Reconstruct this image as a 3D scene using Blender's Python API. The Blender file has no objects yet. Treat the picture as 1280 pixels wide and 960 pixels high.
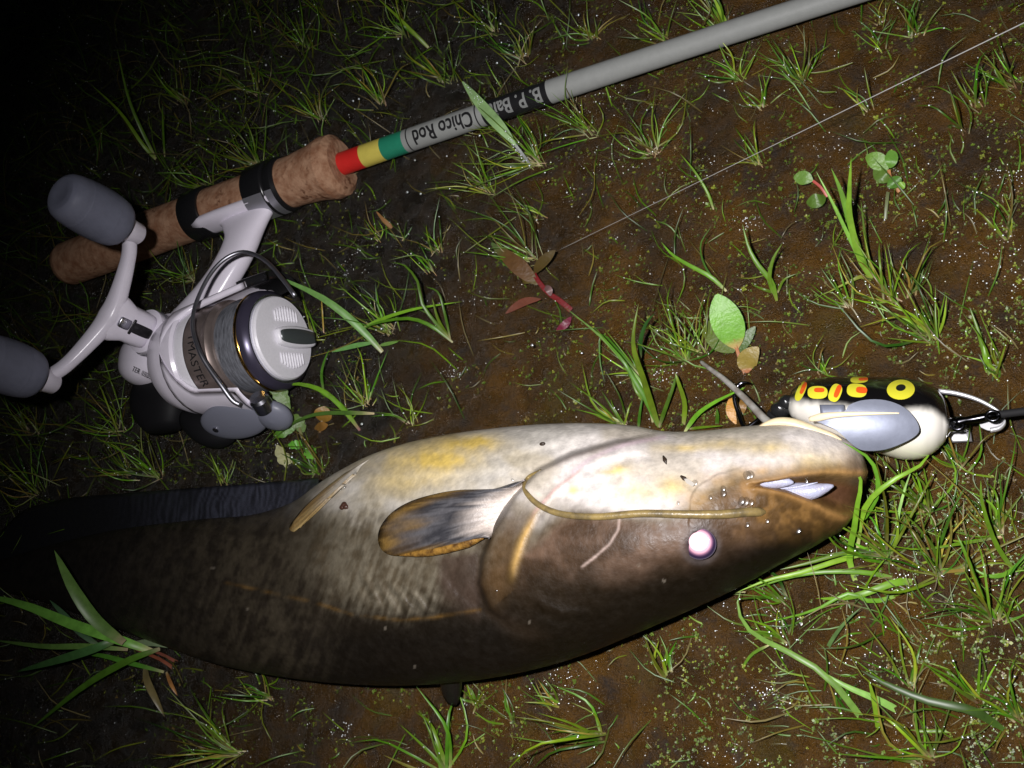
import bpy, bmesh, math, random
import numpy as np
from mathutils import Vector, Matrix

rng = random.Random(11)
nrg = np.random.default_rng(7)
scene = bpy.context.scene

# ------------------------------------------------------------------ camera
FOC = 1300.0                      # focal length in pixels of a 1280 wide picture
NADIR = (1400.0, 950.0)           # where straight down lies in the picture plane
CAM_H = 0.40
_d = np.array([NADIR[0] - 640, 480 - NADIR[1], -FOC]); _d /= np.linalg.norm(_d)
_up = -_d
_x = np.array([1, 0, 0.0]) - _up * _up[0]; _x /= np.linalg.norm(_x)
_y = np.cross(_up, _x)
RC = np.array([_x, _y, _up])      # camera axes -> world
CAM = np.array([0, 0, CAM_H])
cd = bpy.data.cameras.new('camera'); cam = bpy.data.objects.new('camera', cd)
scene.collection.objects.link(cam)
cd.sensor_width = 36.0; cd.lens = 36.0 * FOC / 1280.0
cd.clip_start = 0.01; cd.clip_end = 100
m4 = Matrix([[RC[i][j] for j in range(3)] + [CAM[i]] for i in range(3)] + [[0, 0, 0, 1]])
cam.matrix_world = m4
scene.camera = cam

# ------------------------------------------------------------------ night sky, flash
SUN_EL, SUN_ROT = math.radians(3), math.radians(200)
w = bpy.data.worlds.new('World'); scene.world = w; w.use_nodes = True
nt = w.node_tree; nt.nodes.clear()
sky = nt.nodes.new('ShaderNodeTexSky'); sky.sky_type = 'NISHITA'; sky.sun_disc = False
sky.sun_elevation = SUN_EL; sky.sun_rotation = SUN_ROT
bg = nt.nodes.new('ShaderNodeBackground'); bg.inputs['Strength'].default_value = 0.004
wo = nt.nodes.new('ShaderNodeOutputWorld')
nt.links.new(sky.outputs[0], bg.inputs[0]); nt.links.new(bg.outputs[0], wo.inputs[0])

FLASH_W = 13.2
def pix_dir(u, v):
    return RC @ np.array([u - 640.0, 480.0 - v, -FOC])
def P(u, v, z=0.0):
    """world point at height z (metres) seen at photo pixel (u, v)"""
    r = pix_dir(u, v); return CAM + r * ((z - CAM_H) / r[2])
def PV(u, v, z):
    """the same for arrays; z in metres"""
    u, v, z = np.broadcast_arrays(np.asarray(u, float), np.asarray(v, float), np.asarray(z, float))
    r = np.stack([u - 640.0, 480.0 - v, np.full(u.shape, -FOC)], -1) @ RC.T
    return CAM + r * ((z - CAM_H) / r[..., 2])[..., None]
fl = bpy.data.lights.new('camera_flash', 'SPOT'); flo = bpy.data.objects.new('camera_flash', fl)
scene.collection.objects.link(flo)
fpos = CAM + RC @ np.array([-0.042, 0.022, 0.0])
aim = P(890, 555, 0.02)
flo.location = fpos
flo.rotation_euler = Vector(aim - fpos).to_track_quat('-Z', 'Y').to_euler()
fl.energy = FLASH_W; fl.spot_size = math.radians(90); fl.spot_blend = 1.0
fl.shadow_soft_size = 0.006; fl.color = (1.0, 0.97, 0.985)
scene.view_settings.view_transform = 'Standard'; scene.view_settings.look = 'None'
scene.view_settings.exposure = 0.0; scene.view_settings.gamma = 1.0
scene.view_settings.use_curve_mapping = False
scene.cycles.max_bounces = 5

# ------------------------------------------------------------------ helpers
def srgb(r, g, b):
    f = lambda c: (c / 12.92 if c <= 0.04045 else ((c + 0.055) / 1.055) ** 2.4)
    return (f(r / 255), f(g / 255), f(b / 255))
def S3(r, g, b): return np.array(srgb(r, g, b))
def sstep(a, b, x):
    t = np.clip((x - a) / (b - a), 0, 1); return t * t * (3 - 2 * t)
def mix(a, b, t):
    t = np.asarray(t)[..., None]; return a * (1 - t) + b * t
def _hash(ix, iy, seed):
    h = (ix.astype(np.int64) * 374761393 + iy.astype(np.int64) * 668265263 + seed * 974634777) & 0xFFFFFFFF
    h = ((h ^ (h >> 13)) * 1274126177) & 0xFFFFFFFF
    return ((h ^ (h >> 16)) & 0xFFFF) / 65535.0
def vnoise(x, y, seed=0):
    x = np.asarray(x, float); y = np.asarray(y, float)
    ix = np.floor(x); iy = np.floor(y); fx = x - ix; fy = y - iy
    fx = fx * fx * fx * (fx * (fx * 6 - 15) + 10); fy = fy * fy * fy * (fy * (fy * 6 - 15) + 10)
    a = _hash(ix, iy, seed); b = _hash(ix + 1, iy, seed); c = _hash(ix, iy + 1, seed); d = _hash(ix + 1, iy + 1, seed)
    return (a * (1 - fx) + b * fx) * (1 - fy) + (c * (1 - fx) + d * fx) * fy
def fbm(x, y, seed=0, octv=4):
    s = 0; a = 0.5; n = 0
    for o in range(octv):
        s = s + a * vnoise(x * 2 ** o + 17.3 * o, y * 2 ** o - 9.1 * o, seed + o); n += a; a *= 0.5
    return s / n
def crom(pts, n):
    """Catmull-Rom samples through control points"""
    p = np.asarray(pts, float)
    if len(p) == 2:
        t = np.linspace(0, 1, n)[:, None]; return p[0] * (1 - t) + p[1] * t
    q = np.vstack([2 * p[0] - p[1], p, 2 * p[-1] - p[-2]])
    out = []
    for s in np.linspace(0, len(p) - 1, n):
        i = min(int(s), len(p) - 2); t = s - i
        a, b, c, d = q[i], q[i + 1], q[i + 2], q[i + 3]
        out.append(0.5 * (2 * b + (c - a) * t + (2 * a - 5 * b + 4 * c - d) * t * t + (3 * b - a - 3 * c + d) * t ** 3))
    return np.array(out)
def interp(x, tab):
    """smooth table lookup (cubic through points)"""
    xs = np.array([t[0] for t in tab], float); ys = np.array([t[1] for t in tab], float)
    m = np.gradient(ys, xs)
    x = np.clip(np.asarray(x, float), xs[0], xs[-1])
    i = np.clip(np.searchsorted(xs, x) - 1, 0, len(xs) - 2)
    h = xs[i + 1] - xs[i]; t = (x - xs[i]) / h
    return ((2 * t ** 3 - 3 * t ** 2 + 1) * ys[i] + (t ** 3 - 2 * t ** 2 + t) * h * m[i]
            + (-2 * t ** 3 + 3 * t ** 2) * ys[i + 1] + (t ** 3 - t ** 2) * h * m[i + 1])
def pdist(px, py, poly):
    """distance, signed side (+ = right hand when walking in picture axes, y down) and position along a polyline"""
    best = np.full(np.shape(px), 1e9); sgn = np.zeros(np.shape(px)); par = np.zeros(np.shape(px))
    n = len(poly) - 1
    for k in range(n):
        ax, ay = poly[k][:2]; bx, by = poly[k + 1][:2]
        dx, dy = bx - ax, by - ay; L2 = dx * dx + dy * dy + 1e-9
        t = np.clip(((px - ax) * dx + (py - ay) * dy) / L2, 0, 1)
        ex = px - ax - t * dx; ey = py - ay - t * dy; d = np.hypot(ex, ey)
        c = np.sign(dx * (py - ay) - dy * (px - ax))
        m = d < best
        best = np.where(m, d, best); sgn = np.where(m, c, sgn); par = np.where(m, (k + t) / n, par)
    return best, sgn, par

ROOT = {}
def thing(name, label, cat, loc=(0, 0, 0), group=None):
    o = bpy.data.objects.new(name, None); scene.collection.objects.link(o)
    o.location = loc; o.empty_display_size = 0.01
    o['label'] = label; o['category'] = cat
    if group: o['group'] = group
    ROOT[o] = np.array(loc, float)
    return o
def tag(o, label, cat, group=None):
    o['label'] = label; o['category'] = cat
    if group: o['group'] = group
    return o
def mesh(name, verts, faces, mat, parent=None, smooth=True, col=None, label=None):
    v = np.asarray(verts, float).reshape(-1, 3)
    off = ROOT[parent] if parent is not None else np.zeros(3)
    me = bpy.data.meshes.new(name)
    if isinstance(faces, np.ndarray):
        k = faces.shape[1]; n = len(faces)
        me.vertices.add(len(v)); me.vertices.foreach_set('co', (v - off).astype(np.float32).ravel())
        me.loops.add(n * k); me.loops.foreach_set('vertex_index', faces.astype(np.int32).ravel())
        me.polygons.add(n); me.polygons.foreach_set('loop_start', np.arange(0, n * k, k, dtype=np.int32))
        me.update(calc_edges=True)
    else:
        me.from_pydata((v - off).tolist(), [], [list(f) for f in faces]); me.update()
    if smooth: me.polygons.foreach_set('use_smooth', np.ones(len(me.polygons), bool))
    if col is not None:
        ca = me.color_attributes.new('Col', 'FLOAT_COLOR', 'POINT')
        c4 = np.ones((len(v), 4), np.float32); c4[:, :3] = np.clip(col, 0, 1); ca.data.foreach_set('color', c4.ravel())
    me.materials.append(mat)
    o = bpy.data.objects.new(name, me); scene.collection.objects.link(o)
    if parent is not None: o.parent = parent; ROOT[o] = off
    if label: o['label'] = label
    return o
def grid_faces(nu, nv, closed=False, base=0):
    f = []
    i = np.arange(nu - 1)[:, None]; j = np.arange(nv if closed else nv - 1)[None, :]
    j2 = (j + 1) % nv
    a = base + i * nv + j; b = base + i * nv + j2; c = base + (i + 1) * nv + j2; d = base + (i + 1) * nv + j
    return np.stack(np.broadcast_arrays(a, d, c, b), -1).reshape(-1, 4)
def frame_of(d):
    d = np.asarray(d, float); d = d / np.linalg.norm(d)
    h = np.array([0, 0, 1.0]) if abs(d[2]) < 0.9 else np.array([1.0, 0, 0])
    e1 = np.cross(h, d); e1 /= np.linalg.norm(e1); e2 = np.cross(d, e1)
    return d, e1, e2
class MB:
    """collects pieces of one part"""
    def __init__(s): s.v = []; s.f = []; s.n = 0
    def add(s, v, f):
        v = np.asarray(v, float).reshape(-1, 3)
        for q in f: s.f.append(tuple(int(i) + s.n for i in q))
        s.v.append(v); s.n += len(v); return s
    def tube(s, pts, rad, n=10, caps=True, flat=None):
        pts = np.asarray(pts, float); m = len(pts)
        rad = np.broadcast_to(np.asarray(rad, float), (m,))
        tg = np.gradient(pts, axis=0); tg /= np.linalg.norm(tg, axis=1)[:, None] + 1e-12
        _, e1, _ = frame_of(tg[0]); ring = []
        for i in range(m):
            e1 = e1 - tg[i] * (e1 @ tg[i]); e1 /= np.linalg.norm(e1); e2 = np.cross(tg[i], e1)
            a = np.arange(n) * 2 * math.pi / n
            ring.append(pts[i] + rad[i] * (np.cos(a)[:, None] * e1 + np.sin(a)[:, None] * e2))
        v = np.array(ring).reshape(-1, 3)
        f = [tuple(q) for q in grid_faces(m, n, True)]
        if caps: f += [tuple(range(n)), tuple(range((m - 1) * n, m * n))[::-1]]
        return s.add(v, f)
    def lathe(s, org, d, segs, n=32):
        """segs: list of profiles [(along, radius), ...]; edges between profiles stay sharp"""
        d, e1, e2 = frame_of(d); org = np.asarray(org, float)
        a = np.arange(n) * 2 * math.pi / n; ca, sa = np.cos(a)[:, None], np.sin(a)[:, None]
        for pr in segs:
            v = np.concatenate([org + d * x + r * (ca * e1 + sa * e2) for x, r in pr])
            s.add(v, [tuple(q) for q in grid_faces(len(pr), n, True)])
        return s
    def ellipsoid(s, c, ax, n=20, m=12):
        th = np.linspace(0, math.pi, m); ph = np.arange(n) * 2 * math.pi / n
        ax = [np.asarray(q, float) for q in ax]
        v = [c + math.cos(t) * ax[2] + math.sin(t) * (math.cos(p) * ax[0] + math.sin(p) * ax[1]) for t in th for p in ph]
        return s.add(v, [tuple(q) for q in grid_faces(m, n, True)])
    def loft(s, rings, caps=True):
        r = np.asarray(rings, float); m, n = r.shape[:2]
        f = [tuple(q) for q in grid_faces(m, n, True)]
        if caps: f += [tuple(range(n)), tuple(range((m - 1) * n, m * n))[::-1]]
        return s.add(r.reshape(-1, 3), f)
    def build(s, name, mat, parent=None, smooth=True, label=None):
        return mesh(name, np.concatenate(s.v), s.f, mat, parent, smooth, label=label)

def set_in(b, k, v):
    if k in b.inputs: b.inputs[k].default_value = v
def mat(name, col=(0.5, 0.5, 0.5), rough=0.5, metal=0.0, spec=0.5, attr=False, var=0.0, vscale=200.0, bump=0.0, bscale=600.0,
        col2=None, coat=0.0, rvar=0.0, stretch=None, random_hue=0.0):
    m = bpy.data.materials.new(name); m.use_nodes = True; t = m.node_tree; b = t.nodes['Principled BSDF']
    set_in(b, 'Roughness', rough); set_in(b, 'Metallic', metal); set_in(b, 'Specular IOR Level', spec)
    set_in(b, 'Coat Weight', coat); set_in(b, 'Coat Roughness', 0.08)
    N = t.nodes.new; Lk = t.links.new
    tc = N('ShaderNodeTexCoord'); mp = N('ShaderNodeMapping'); Lk(tc.outputs['Object'], mp.inputs[0])
    if stretch: mp.inputs['Scale'].default_value = stretch
    if attr:
        a = N('ShaderNodeAttribute'); a.attribute_name = 'Col'; src = a.outputs['Color']
    else:
        c = N('ShaderNodeRGB'); c.outputs[0].default_value = (*col, 1); src = c.outputs[0]
    if var or col2 is not None or rvar:
        no = N('ShaderNodeTexNoise'); no.inputs['Scale'].default_value = vscale; no.inputs['Detail'].default_value = 5
        no.inputs['Roughness'].default_value = 0.62
        Lk(mp.outputs[0], no.inputs['Vector'])
    if col2 is not None:
        rp = N('ShaderNodeMapRange'); rp.inputs[1].default_value = 0.38; rp.inputs[2].default_value = 0.66
        Lk(no.outputs[0], rp.inputs[0])
        mx = N('ShaderNodeMix'); mx.data_type = 'RGBA'; Lk(rp.outputs[0], mx.inputs[0]); Lk(src, mx.inputs[6])
        mx.inputs[7].default_value = (*col2, 1); src = mx.outputs[2]
    elif var:
        rp = N('ShaderNodeMapRange'); rp.inputs[1].default_value = 0.3; rp.inputs[2].default_value = 0.7
        rp.inputs[3].default_value = 1 - var; rp.inputs[4].default_value = 1 + var; Lk(no.outputs[0], rp.inputs[0])
        mx = N('ShaderNodeVectorMath'); mx.operation = 'SCALE'; Lk(src, mx.inputs[0]); Lk(rp.outputs[0], mx.inputs['Scale'])
        src = mx.outputs[0]
    if random_hue:
        oi = N('ShaderNodeObjectInfo'); hs = N('ShaderNodeHueSaturation'); Lk(src, hs.inputs['Color'])
        r1 = N('ShaderNodeMapRange'); Lk(oi.outputs['Random'], r1.inputs[0]); r1.inputs[3].default_value = 0.5 - random_hue; r1.inputs[4].default_value = 0.5 + random_hue
        Lk(r1.outputs[0], hs.inputs['Hue'])
        r2 = N('ShaderNodeMath'); r2.operation = 'FRACT'; r3 = N('ShaderNodeMath'); r3.operation = 'MULTIPLY'; r3.inputs[1].default_value = 7.31
        Lk(oi.outputs['Random'], r3.inputs[0]); Lk(r3.outputs[0], r2.inputs[0])
        r4 = N('ShaderNodeMapRange'); Lk(r2.outputs[0], r4.inputs[0]); r4.inputs[3].default_value = 0.6; r4.inputs[4].default_value = 1.35
        Lk(r4.outputs[0], hs.inputs['Value']); src = hs.outputs[0]
    Lk(src, b.inputs['Base Color'])
    if rvar:
        r5 = N('ShaderNodeMapRange'); r5.inputs[1].default_value = 0.3; r5.inputs[2].default_value = 0.7
        r5.inputs[3].default_value = max(0.02, rough - rvar); r5.inputs[4].default_value = rough + rvar
        Lk(no.outputs[0], r5.inputs[0]); Lk(r5.outputs[0], b.inputs['Roughness'])
    if bump:
        nb = N('ShaderNodeTexNoise'); nb.inputs['Scale'].default_value = bscale; nb.inputs['Detail'].default_value = 4
        Lk(mp.outputs[0], nb.inputs['Vector'])
        bm = N('ShaderNodeBump'); bm.inputs['Strength'].default_value = bump; bm.inputs['Distance'].default_value = 0.001
        Lk(nb.outputs[0], bm.inputs['Height']); Lk(bm.outputs[0], b.inputs['Normal'])
    return m
DEW = []      # places where drops of water sit: (x, y, z, radius)

# ------------------------------------------------------------------ ground
def soil_material():
    m = bpy.data.materials.new('wet_soil'); m.use_nodes = True; t = m.node_tree; b = t.nodes['Principled BSDF']
    N = t.nodes.new; Lk = t.links.new
    tc = N('ShaderNodeTexCoord')
    def noise(s, d=6, r=0.6):
        n = N('ShaderNodeTexNoise'); n.inputs['Scale'].default_value = s; n.inputs['Detail'].default_value = d
        n.inputs['Roughness'].default_value = r; Lk(tc.outputs['Object'], n.inputs['Vector']); return n.outputs[0]
    def rampmix(fac, lo, hi, A, B):
        r = N('ShaderNodeMapRange'); r.inputs[1].default_value = lo; r.inputs[2].default_value = hi; Lk(fac, r.inputs[0])
        x = N('ShaderNodeMix'); x.data_type = 'RGBA'; Lk(r.outputs[0], x.inputs[0])
        for k, c in ((6, A), (7, B)):
            if isinstance(c, tuple): x.inputs[k].default_value = (*c, 1)
            else: Lk(c, x.inputs[k])
        return x.outputs[2]
    c = rampmix(noise(38), 0.36, 0.62, (0.050, 0.028, 0.010), (0.122, 0.060, 0.0115))
    c = rampmix(noise(60, 8, 0.72), 0.54, 0.68, c, (0.034, 0.024, 0.018))
    c = rampmix(noise(22), 0.55, 0.75, c, (0.082, 0.062, 0.011))
    c = rampmix(noise(900, 5, 0.7), 0.52, 0.75, c, (0.020, 0.012, 0.007))
    # dark soil beyond an uneven edge, flash falloff put into its colour; brown mud inside
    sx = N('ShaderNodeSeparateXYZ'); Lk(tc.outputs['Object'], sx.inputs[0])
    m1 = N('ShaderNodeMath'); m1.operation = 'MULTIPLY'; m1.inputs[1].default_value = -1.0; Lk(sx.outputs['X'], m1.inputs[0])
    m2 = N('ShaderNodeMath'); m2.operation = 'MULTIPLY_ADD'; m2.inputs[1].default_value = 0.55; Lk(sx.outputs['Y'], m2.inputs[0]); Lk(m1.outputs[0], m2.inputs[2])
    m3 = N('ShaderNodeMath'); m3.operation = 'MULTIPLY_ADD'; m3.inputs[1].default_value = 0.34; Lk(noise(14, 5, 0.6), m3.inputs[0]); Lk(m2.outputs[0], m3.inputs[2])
    dim_soil = rampmix(noise(80, 6, 0.7), 0.4, 0.65, (0.012, 0.010, 0.007), (0.030, 0.021, 0.011))
    c = rampmix(m3.outputs[0], 0.44, 0.60, c, dim_soil)
    Lk(c, b.inputs['Base Color'])
    r = N('ShaderNodeMapRange'); r.inputs[1].default_value = 0.35; r.inputs[2].default_value = 0.65
    r.inputs[3].default_value = 0.12; r.inputs[4].default_value = 0.5; Lk(noise(120), r.inputs[0]); Lk(r.outputs[0], b.inputs['Roughness'])
    set_in(b, 'Specular IOR Level', 0.6)
    bm = N('ShaderNodeBump'); bm.inputs['Strength'].default_value = 1.0; bm.inputs['Distance'].default_value = 0.0022
    ad = N('ShaderNodeMath'); ad.operation = 'ADD'; Lk(noise(420, 6, 0.65), ad.inputs[0]); Lk(noise(1500, 3), ad.inputs[1])
    Lk(ad.outputs[0], bm.inputs['Height']); Lk(bm.outputs[0], b.inputs['Normal'])
    return m
def ground_z(x, y):
    return (0.010 * (fbm(x * 9, y * 9, 3, 2) - 0.5) + 0.006 * (fbm(x * 45, y * 45, 5, 3) - 0.5)
            + 0.0052 * (fbm(x * 150, y * 150, 8, 4) - 0.5))
def warp_axis(a, b, n, far, k):
    mid = np.linspace(a, b, n); step = mid[1] - mid[0]
    g = step * np.cumsum(1.22 ** np.arange(1, k)); g = g[g < far]
    return np.concatenate([a - g[::-1], mid, b + g])
gx = warp_axis(-0.78, 0.16, 640, 8.0, 60); gy = warp_axis(-0.16, 0.62, 560, 8.0, 60)
GX, GY = np.meshgrid(gx, gy, indexing='ij')
fade = np.exp(-np.maximum(0, np.hypot(np.maximum(0, np.abs(GX + 0.3) - 0.6), np.maximum(0, np.abs(GY - 0.25) - 0.55))) * 2)
GZ = ground_z(GX, GY) * fade
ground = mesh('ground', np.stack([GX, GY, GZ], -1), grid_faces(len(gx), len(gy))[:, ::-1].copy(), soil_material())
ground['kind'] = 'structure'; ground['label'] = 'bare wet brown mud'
def gz(p): return float(ground_z(np.array(p[0]), np.array(p[1])))
# ------------------------------------------------------------------ catfish
YU = [(-40, 712), (0, 700), (60, 682), (130, 665), (250, 649), (330, 640), (370, 625), (400, 603), (430, 585), (460, 570), (500, 556),
      (560, 543), (620, 535), (680, 530), (740, 529), (790, 532), (830, 539), (880, 538), (940, 532), (985, 529), (1020, 534),
      (1050, 545), (1070, 558), (1080, 572), (1085, 588)]
YL = [(-40, 728), (0, 738), (60, 754), (130, 780), (200, 806), (270, 830), (350, 846), (430, 855), (510, 857), (590, 851), (650, 841),
      (720, 822), (800, 790), (860, 764), (920, 736), (980, 703), (1030, 676), (1060, 655), (1074, 632), (1081, 610), (1085, 592)]
CT = [(-40, 3.5), (0, 6), (60, 9), (130, 14), (250, 21), (400, 29), (550, 34), (700, 35), (800, 33), (900, 29), (980, 24), (1040, 17), (1070, 11.5),
      (1081, 7), (1085, 3)]
ZC = [(-40, 6), (0, 7), (60, 10), (130, 14), (250, 20), (400, 27), (550, 31), (700, 32), (800, 31), (900, 28), (980, 25), (1040, 22), (1085, 20)]
OPER = [(832, 541), (770, 552), (715, 567), (672, 588), (643, 620), (618, 660), (603, 697), (599, 730), (612, 762), (645, 785), (700, 800)]
CREASE = [(725, 588), (693, 612), (668, 640), (652, 672), (641, 705), (637, 735)]
POCKET = [(545, 690), (552, 715), (570, 740), (600, 765), (640, 790)]
MOUTH = [(932, 607), (955, 606), (990, 607), (1030, 612), (1062, 620), (1095, 622)]
WRINK = [[(447, 712), (462, 738), (474, 762)], [(464, 718), (480, 745), (492, 768)], [(481, 726), (500, 748), (512, 772)],
         [(503, 732), (522, 752), (532, 770)], [(525, 738), (545, 760)]]
CORNER = [(862, 640), (863, 622), (872, 608), (895, 594), (930, 583)]
def fish_z(px, py, feat=True):
    """height of the upper skin in metres at a picture point on the fish"""
    px = np.asarray(px, float); py = np.asarray(py, float)
    yu = interp(px, YU); yl = interp(px, YL); c = interp(px, CT); zc = interp(px, ZC)
    q = np.clip(1 - 2 * (py - yu) / np.maximum(yl - yu, 1e-6), -1, 1)      # 1 upper edge, -1 lower edge
    z = zc + c * (np.sqrt(np.maximum(0, 1 - q * q)) ** 0.92 * 0.985 + q * 0.17)
    return (z + (fish_feat(px, py) if feat else 0)) / 1000.0
def fish_feat(px, py):
    h = np.zeros(np.shape(px))
    d, s, t = pdist(px, py, OPER)
    fadeo = sstep(0.0, 0.22, t) * (1 - sstep(0.72, 0.97, t))
    inside = s < 0                       # head side of the gill cover edge
    sg = np.tanh(-s * d / 2.5); edge = sg * np.exp(-d / np.where(inside, 26.0, 13.0))
    h += 3.0 * edge * (0.55 * sstep(0, 0.1, t) * (1 - sstep(0.3, 0.5, t)) + 0.7 * fadeo)
    d, s, t = pdist(px, py, CREASE)
    w_ = np.sin(np.pi * np.clip(t, 0, 1)) ** 0.6
    h += w_ * (0.9 * np.exp(-(d / 5.0) ** 2) + (-0.3 - 0.6 * np.tanh(s * d / 3.0)) * np.exp(-d / 10.0))
    d, s, t = pdist(px, py, POCKET)
    h += np.sin(np.pi * np.clip(t, 0, 1)) ** 2 * (-0.7 + 0.6 * np.tanh(s * d / 5.0)) * np.exp(-d / 14.0)
    for k, wl in enumerate(WRINK):
        d, s, t = pdist(px, py, wl)
        h += 0.65 * np.sin(np.pi * np.clip(t, 0.02, 0.98)) ** 0.7 * (np.exp(-((d * s + 3.0) / 4.0) ** 2) - np.exp(-((d * s - 4.5) / 4.5) ** 2))
    d, s, t = pdist(px, py, MOUTH)
    wid = 2.0 + 20.0 * sstep(0.05, 0.85, t) ** 1.2
    h += -8.5 * np.exp(-(d / wid) ** 4) * sstep(0.0, 0.25, t)
    h += 0.9 * np.exp(-((d - wid * 1.35) / 7.0) ** 2) * sstep(0.0, 0.1, t)       # lips
    d, s, t = pdist(px, py, CORNER)
    h += np.where(s > 0, 1.0, -0.25) * np.exp(-d / 16.0) * np.sin(np.pi * np.clip(t, 0.03, 0.97)) ** 0.5
    # barbel rides in a shallow groove, eye socket, nostrils, soft lumps of the belly
    h += 0.8 * np.exp(-((px - 875) ** 2 + (py - 678) ** 2) / 26.0 ** 2) - 0.6 * np.exp(-((px - 875) ** 2 + (py - 680) ** 2) / 15.0 ** 2)
    h += 0.8 * np.exp(-((px - 995) ** 2 + (py - 665) ** 2) / 6.0 ** 2) + 0.5 * np.exp(-((px - 945) ** 2 + (py - 703) ** 2) / 6.0 ** 2)
    h += 1.6 * (fbm(px / 95.0, py / 70.0, 40, 2) - 0.5) * sstep(200, 420, px)
    h += 0.22 * (fbm(px / 15.0, py / 22.0, 44, 3) - 0.5)
    h += 0.55 * (fbm((px + 0.35 * py) / 7.0, (py - 0.3 * px) / 26.0, 46, 3) - 0.5) * sstep(220, 320, px) * (1 - sstep(540, 610, px)) * sstep(600, 650, py)
    for fold, am in (([(702, 600), (750, 578), (820, 562), (900, 552)], 0.5), ([(690, 622), (740, 600), (800, 584)], 0.35), ([(480, 600), (560, 592), (640, 588)], 0.45),
                     ([(606, 575), (650, 566), (720, 548), (780, 540)], 0.5), ([(650, 745), (700, 772), (770, 770)], 0.5), ([(600, 790), (660, 806), (740, 800)], 0.45), ([(890, 720), (930, 706), (980, 690)], 0.3),
                     ([(905, 655), (950, 668), (1010, 652)], 0.4)):
        d, s, t = pdist(px, py, fold)
        h += am * np.sin(np.pi * np.clip(t, 0, 1)) ** 1.5 * (np.exp(-((d * s + 5.0) / 6.0) ** 2) - np.exp(-((d * s - 5.0) / 6.0) ** 2))
    return h
def fish_col(px, py):
    yu = interp(px, YU); yl = interp(px, YL); W = (py - yu) / np.maximum(yl - yu, 1e-6)
    n1 = fbm(px / 60.0, py / 45.0, 51, 4); n2 = fbm(px / 14.0, py / 14.0, 57, 3)
    stk = 0.6 * fbm((px + 0.35 * py) / 5.0, (py - 0.3 * px) / 26.0, 63, 4) + 0.4 * fbm(px / 11.0, py / 9.0, 64, 3)
    y1 = interp(px, [(0, 640), (150, 632), (300, 628), (400, 632), (480, 640), (560, 648), (640, 642), (700, 632), (860, 624), (900, 597), (960, 588), (1040, 580), (1085, 566)])
    y2 = interp(px, [(0, 690), (150, 690), (300, 706), (400, 735), (480, 758), (560, 742), (640, 694), (700, 654), (860, 644), (900, 618), (960, 610), (1040, 603), (1085, 590)])
    wob = (n1 - 0.5) * 50 + (stk - 0.5) * 30 * (1 - sstep(560, 660, px))
    wob = wob * (1 - 0.6 * sstep(640, 720, px))
    belly = mix(S3(206, 199, 194), S3(186, 177, 164), sstep(0.45, 0.7, n1))
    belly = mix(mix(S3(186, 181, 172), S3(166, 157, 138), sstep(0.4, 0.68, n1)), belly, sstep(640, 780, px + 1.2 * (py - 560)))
    grey = mix(S3(106, 99, 84), S3(76, 67, 52), sstep(0.3, 0.72, stk))
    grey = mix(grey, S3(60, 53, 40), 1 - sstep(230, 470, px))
    back = mix(S3(38, 31, 21), S3(26, 20, 13), sstep(0.4, 0.7, n1))
    back = mix(back, S3(22, 18, 13), sstep(0.5, 0.85, W))
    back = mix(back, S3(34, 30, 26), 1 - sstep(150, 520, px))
    head = mix(S3(90, 70, 55), S3(62, 45, 30), sstep(0.42, 0.66, n1))
    head = mix(head, S3(38, 28, 16), sstep(685, 755, py + 0.22 * (px - 800) * 0 + (n1 - 0.5) * 60))
    head = mix(head, S3(22, 17, 10), sstep(0.58, 0.86, W))
    snout = mix(S3(114, 84, 44), S3(76, 55, 28), sstep(0.35, 0.7, n2))
    head = mix(head, snout, sstep(880, 950, px) * (1 - sstep(640, 690, py)))
    hd = sstep(600, 650, px - 0.25 * (py - 700))
    dark = mix(back, head, hd)
    sw = 20 - 10 * sstep(640, 720, px)
    c = mix(belly, grey, sstep(y1 - sw, y1 + sw * 1.6, py + wob))
    c = mix(c, dark, sstep(y2 - sw * 1.5, y2 + sw, py + wob))
    # belly left of the pelvic fin turns dark
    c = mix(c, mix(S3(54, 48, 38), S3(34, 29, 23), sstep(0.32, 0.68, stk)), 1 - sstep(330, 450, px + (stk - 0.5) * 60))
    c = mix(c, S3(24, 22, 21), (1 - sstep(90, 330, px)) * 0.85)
    # yellow stains
    def spot(x, y, rx, ry, a, colr):
        nonlocal c
        g = np.exp(-(((px - x) / rx) ** 2 + ((py - y) / ry) ** 2)) * (0.5 + n2) * a
        c = mix(c, colr, np.clip(g, 0, 1))
    yel = S3(206, 178, 96)
    for a in ((585, 554, 40, 11, 1.1), (545, 575, 50, 15, 1.0), (520, 600, 50, 22, 0.5), (500, 570, 40, 16, 0.3), (775, 585, 12, 6, 0.6), (762, 590, 14, 3, 0.6),
              (716, 612, 7, 6, 0.7), (800, 615, 30, 14, 0.5), (842, 608, 18, 12, 0.6), (850, 560, 30, 5, 0.5), (905, 556, 30, 7, 0.5), (960, 560, 30, 8, 0.45), (1020, 575, 40, 16, 0.35)):
        spot(*a, yel)
    for a in ((870, 625, 26, 16, 0.7), (900, 600, 30, 10, 0.6), (950, 590, 40, 9, 0.55), (1010, 588, 50, 10, 0.6), (1065, 585, 22, 22, 0.6)):
        spot(*a, S3(150, 118, 70))
    spot(1072, 590, 14, 30, 0.8, S3(92, 80, 70))
    # gill cover band, crease, pocket, lines
    d, s, t = pdist(px, py, OPER)
    c = mix(c, S3(40, 31, 22), np.exp(-(d / 11.0) ** 2) * sstep(0.25, 0.5, t) * (1 - sstep(0.9, 1, t)) * 0.75)
    c = mix(c, S3(120, 108, 102), np.exp(-((d + 3 * s) / 5.0) ** 2) * (1 - sstep(0.2, 0.36, t)) * sstep(0, 0.06, t) * 0.75)
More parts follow.
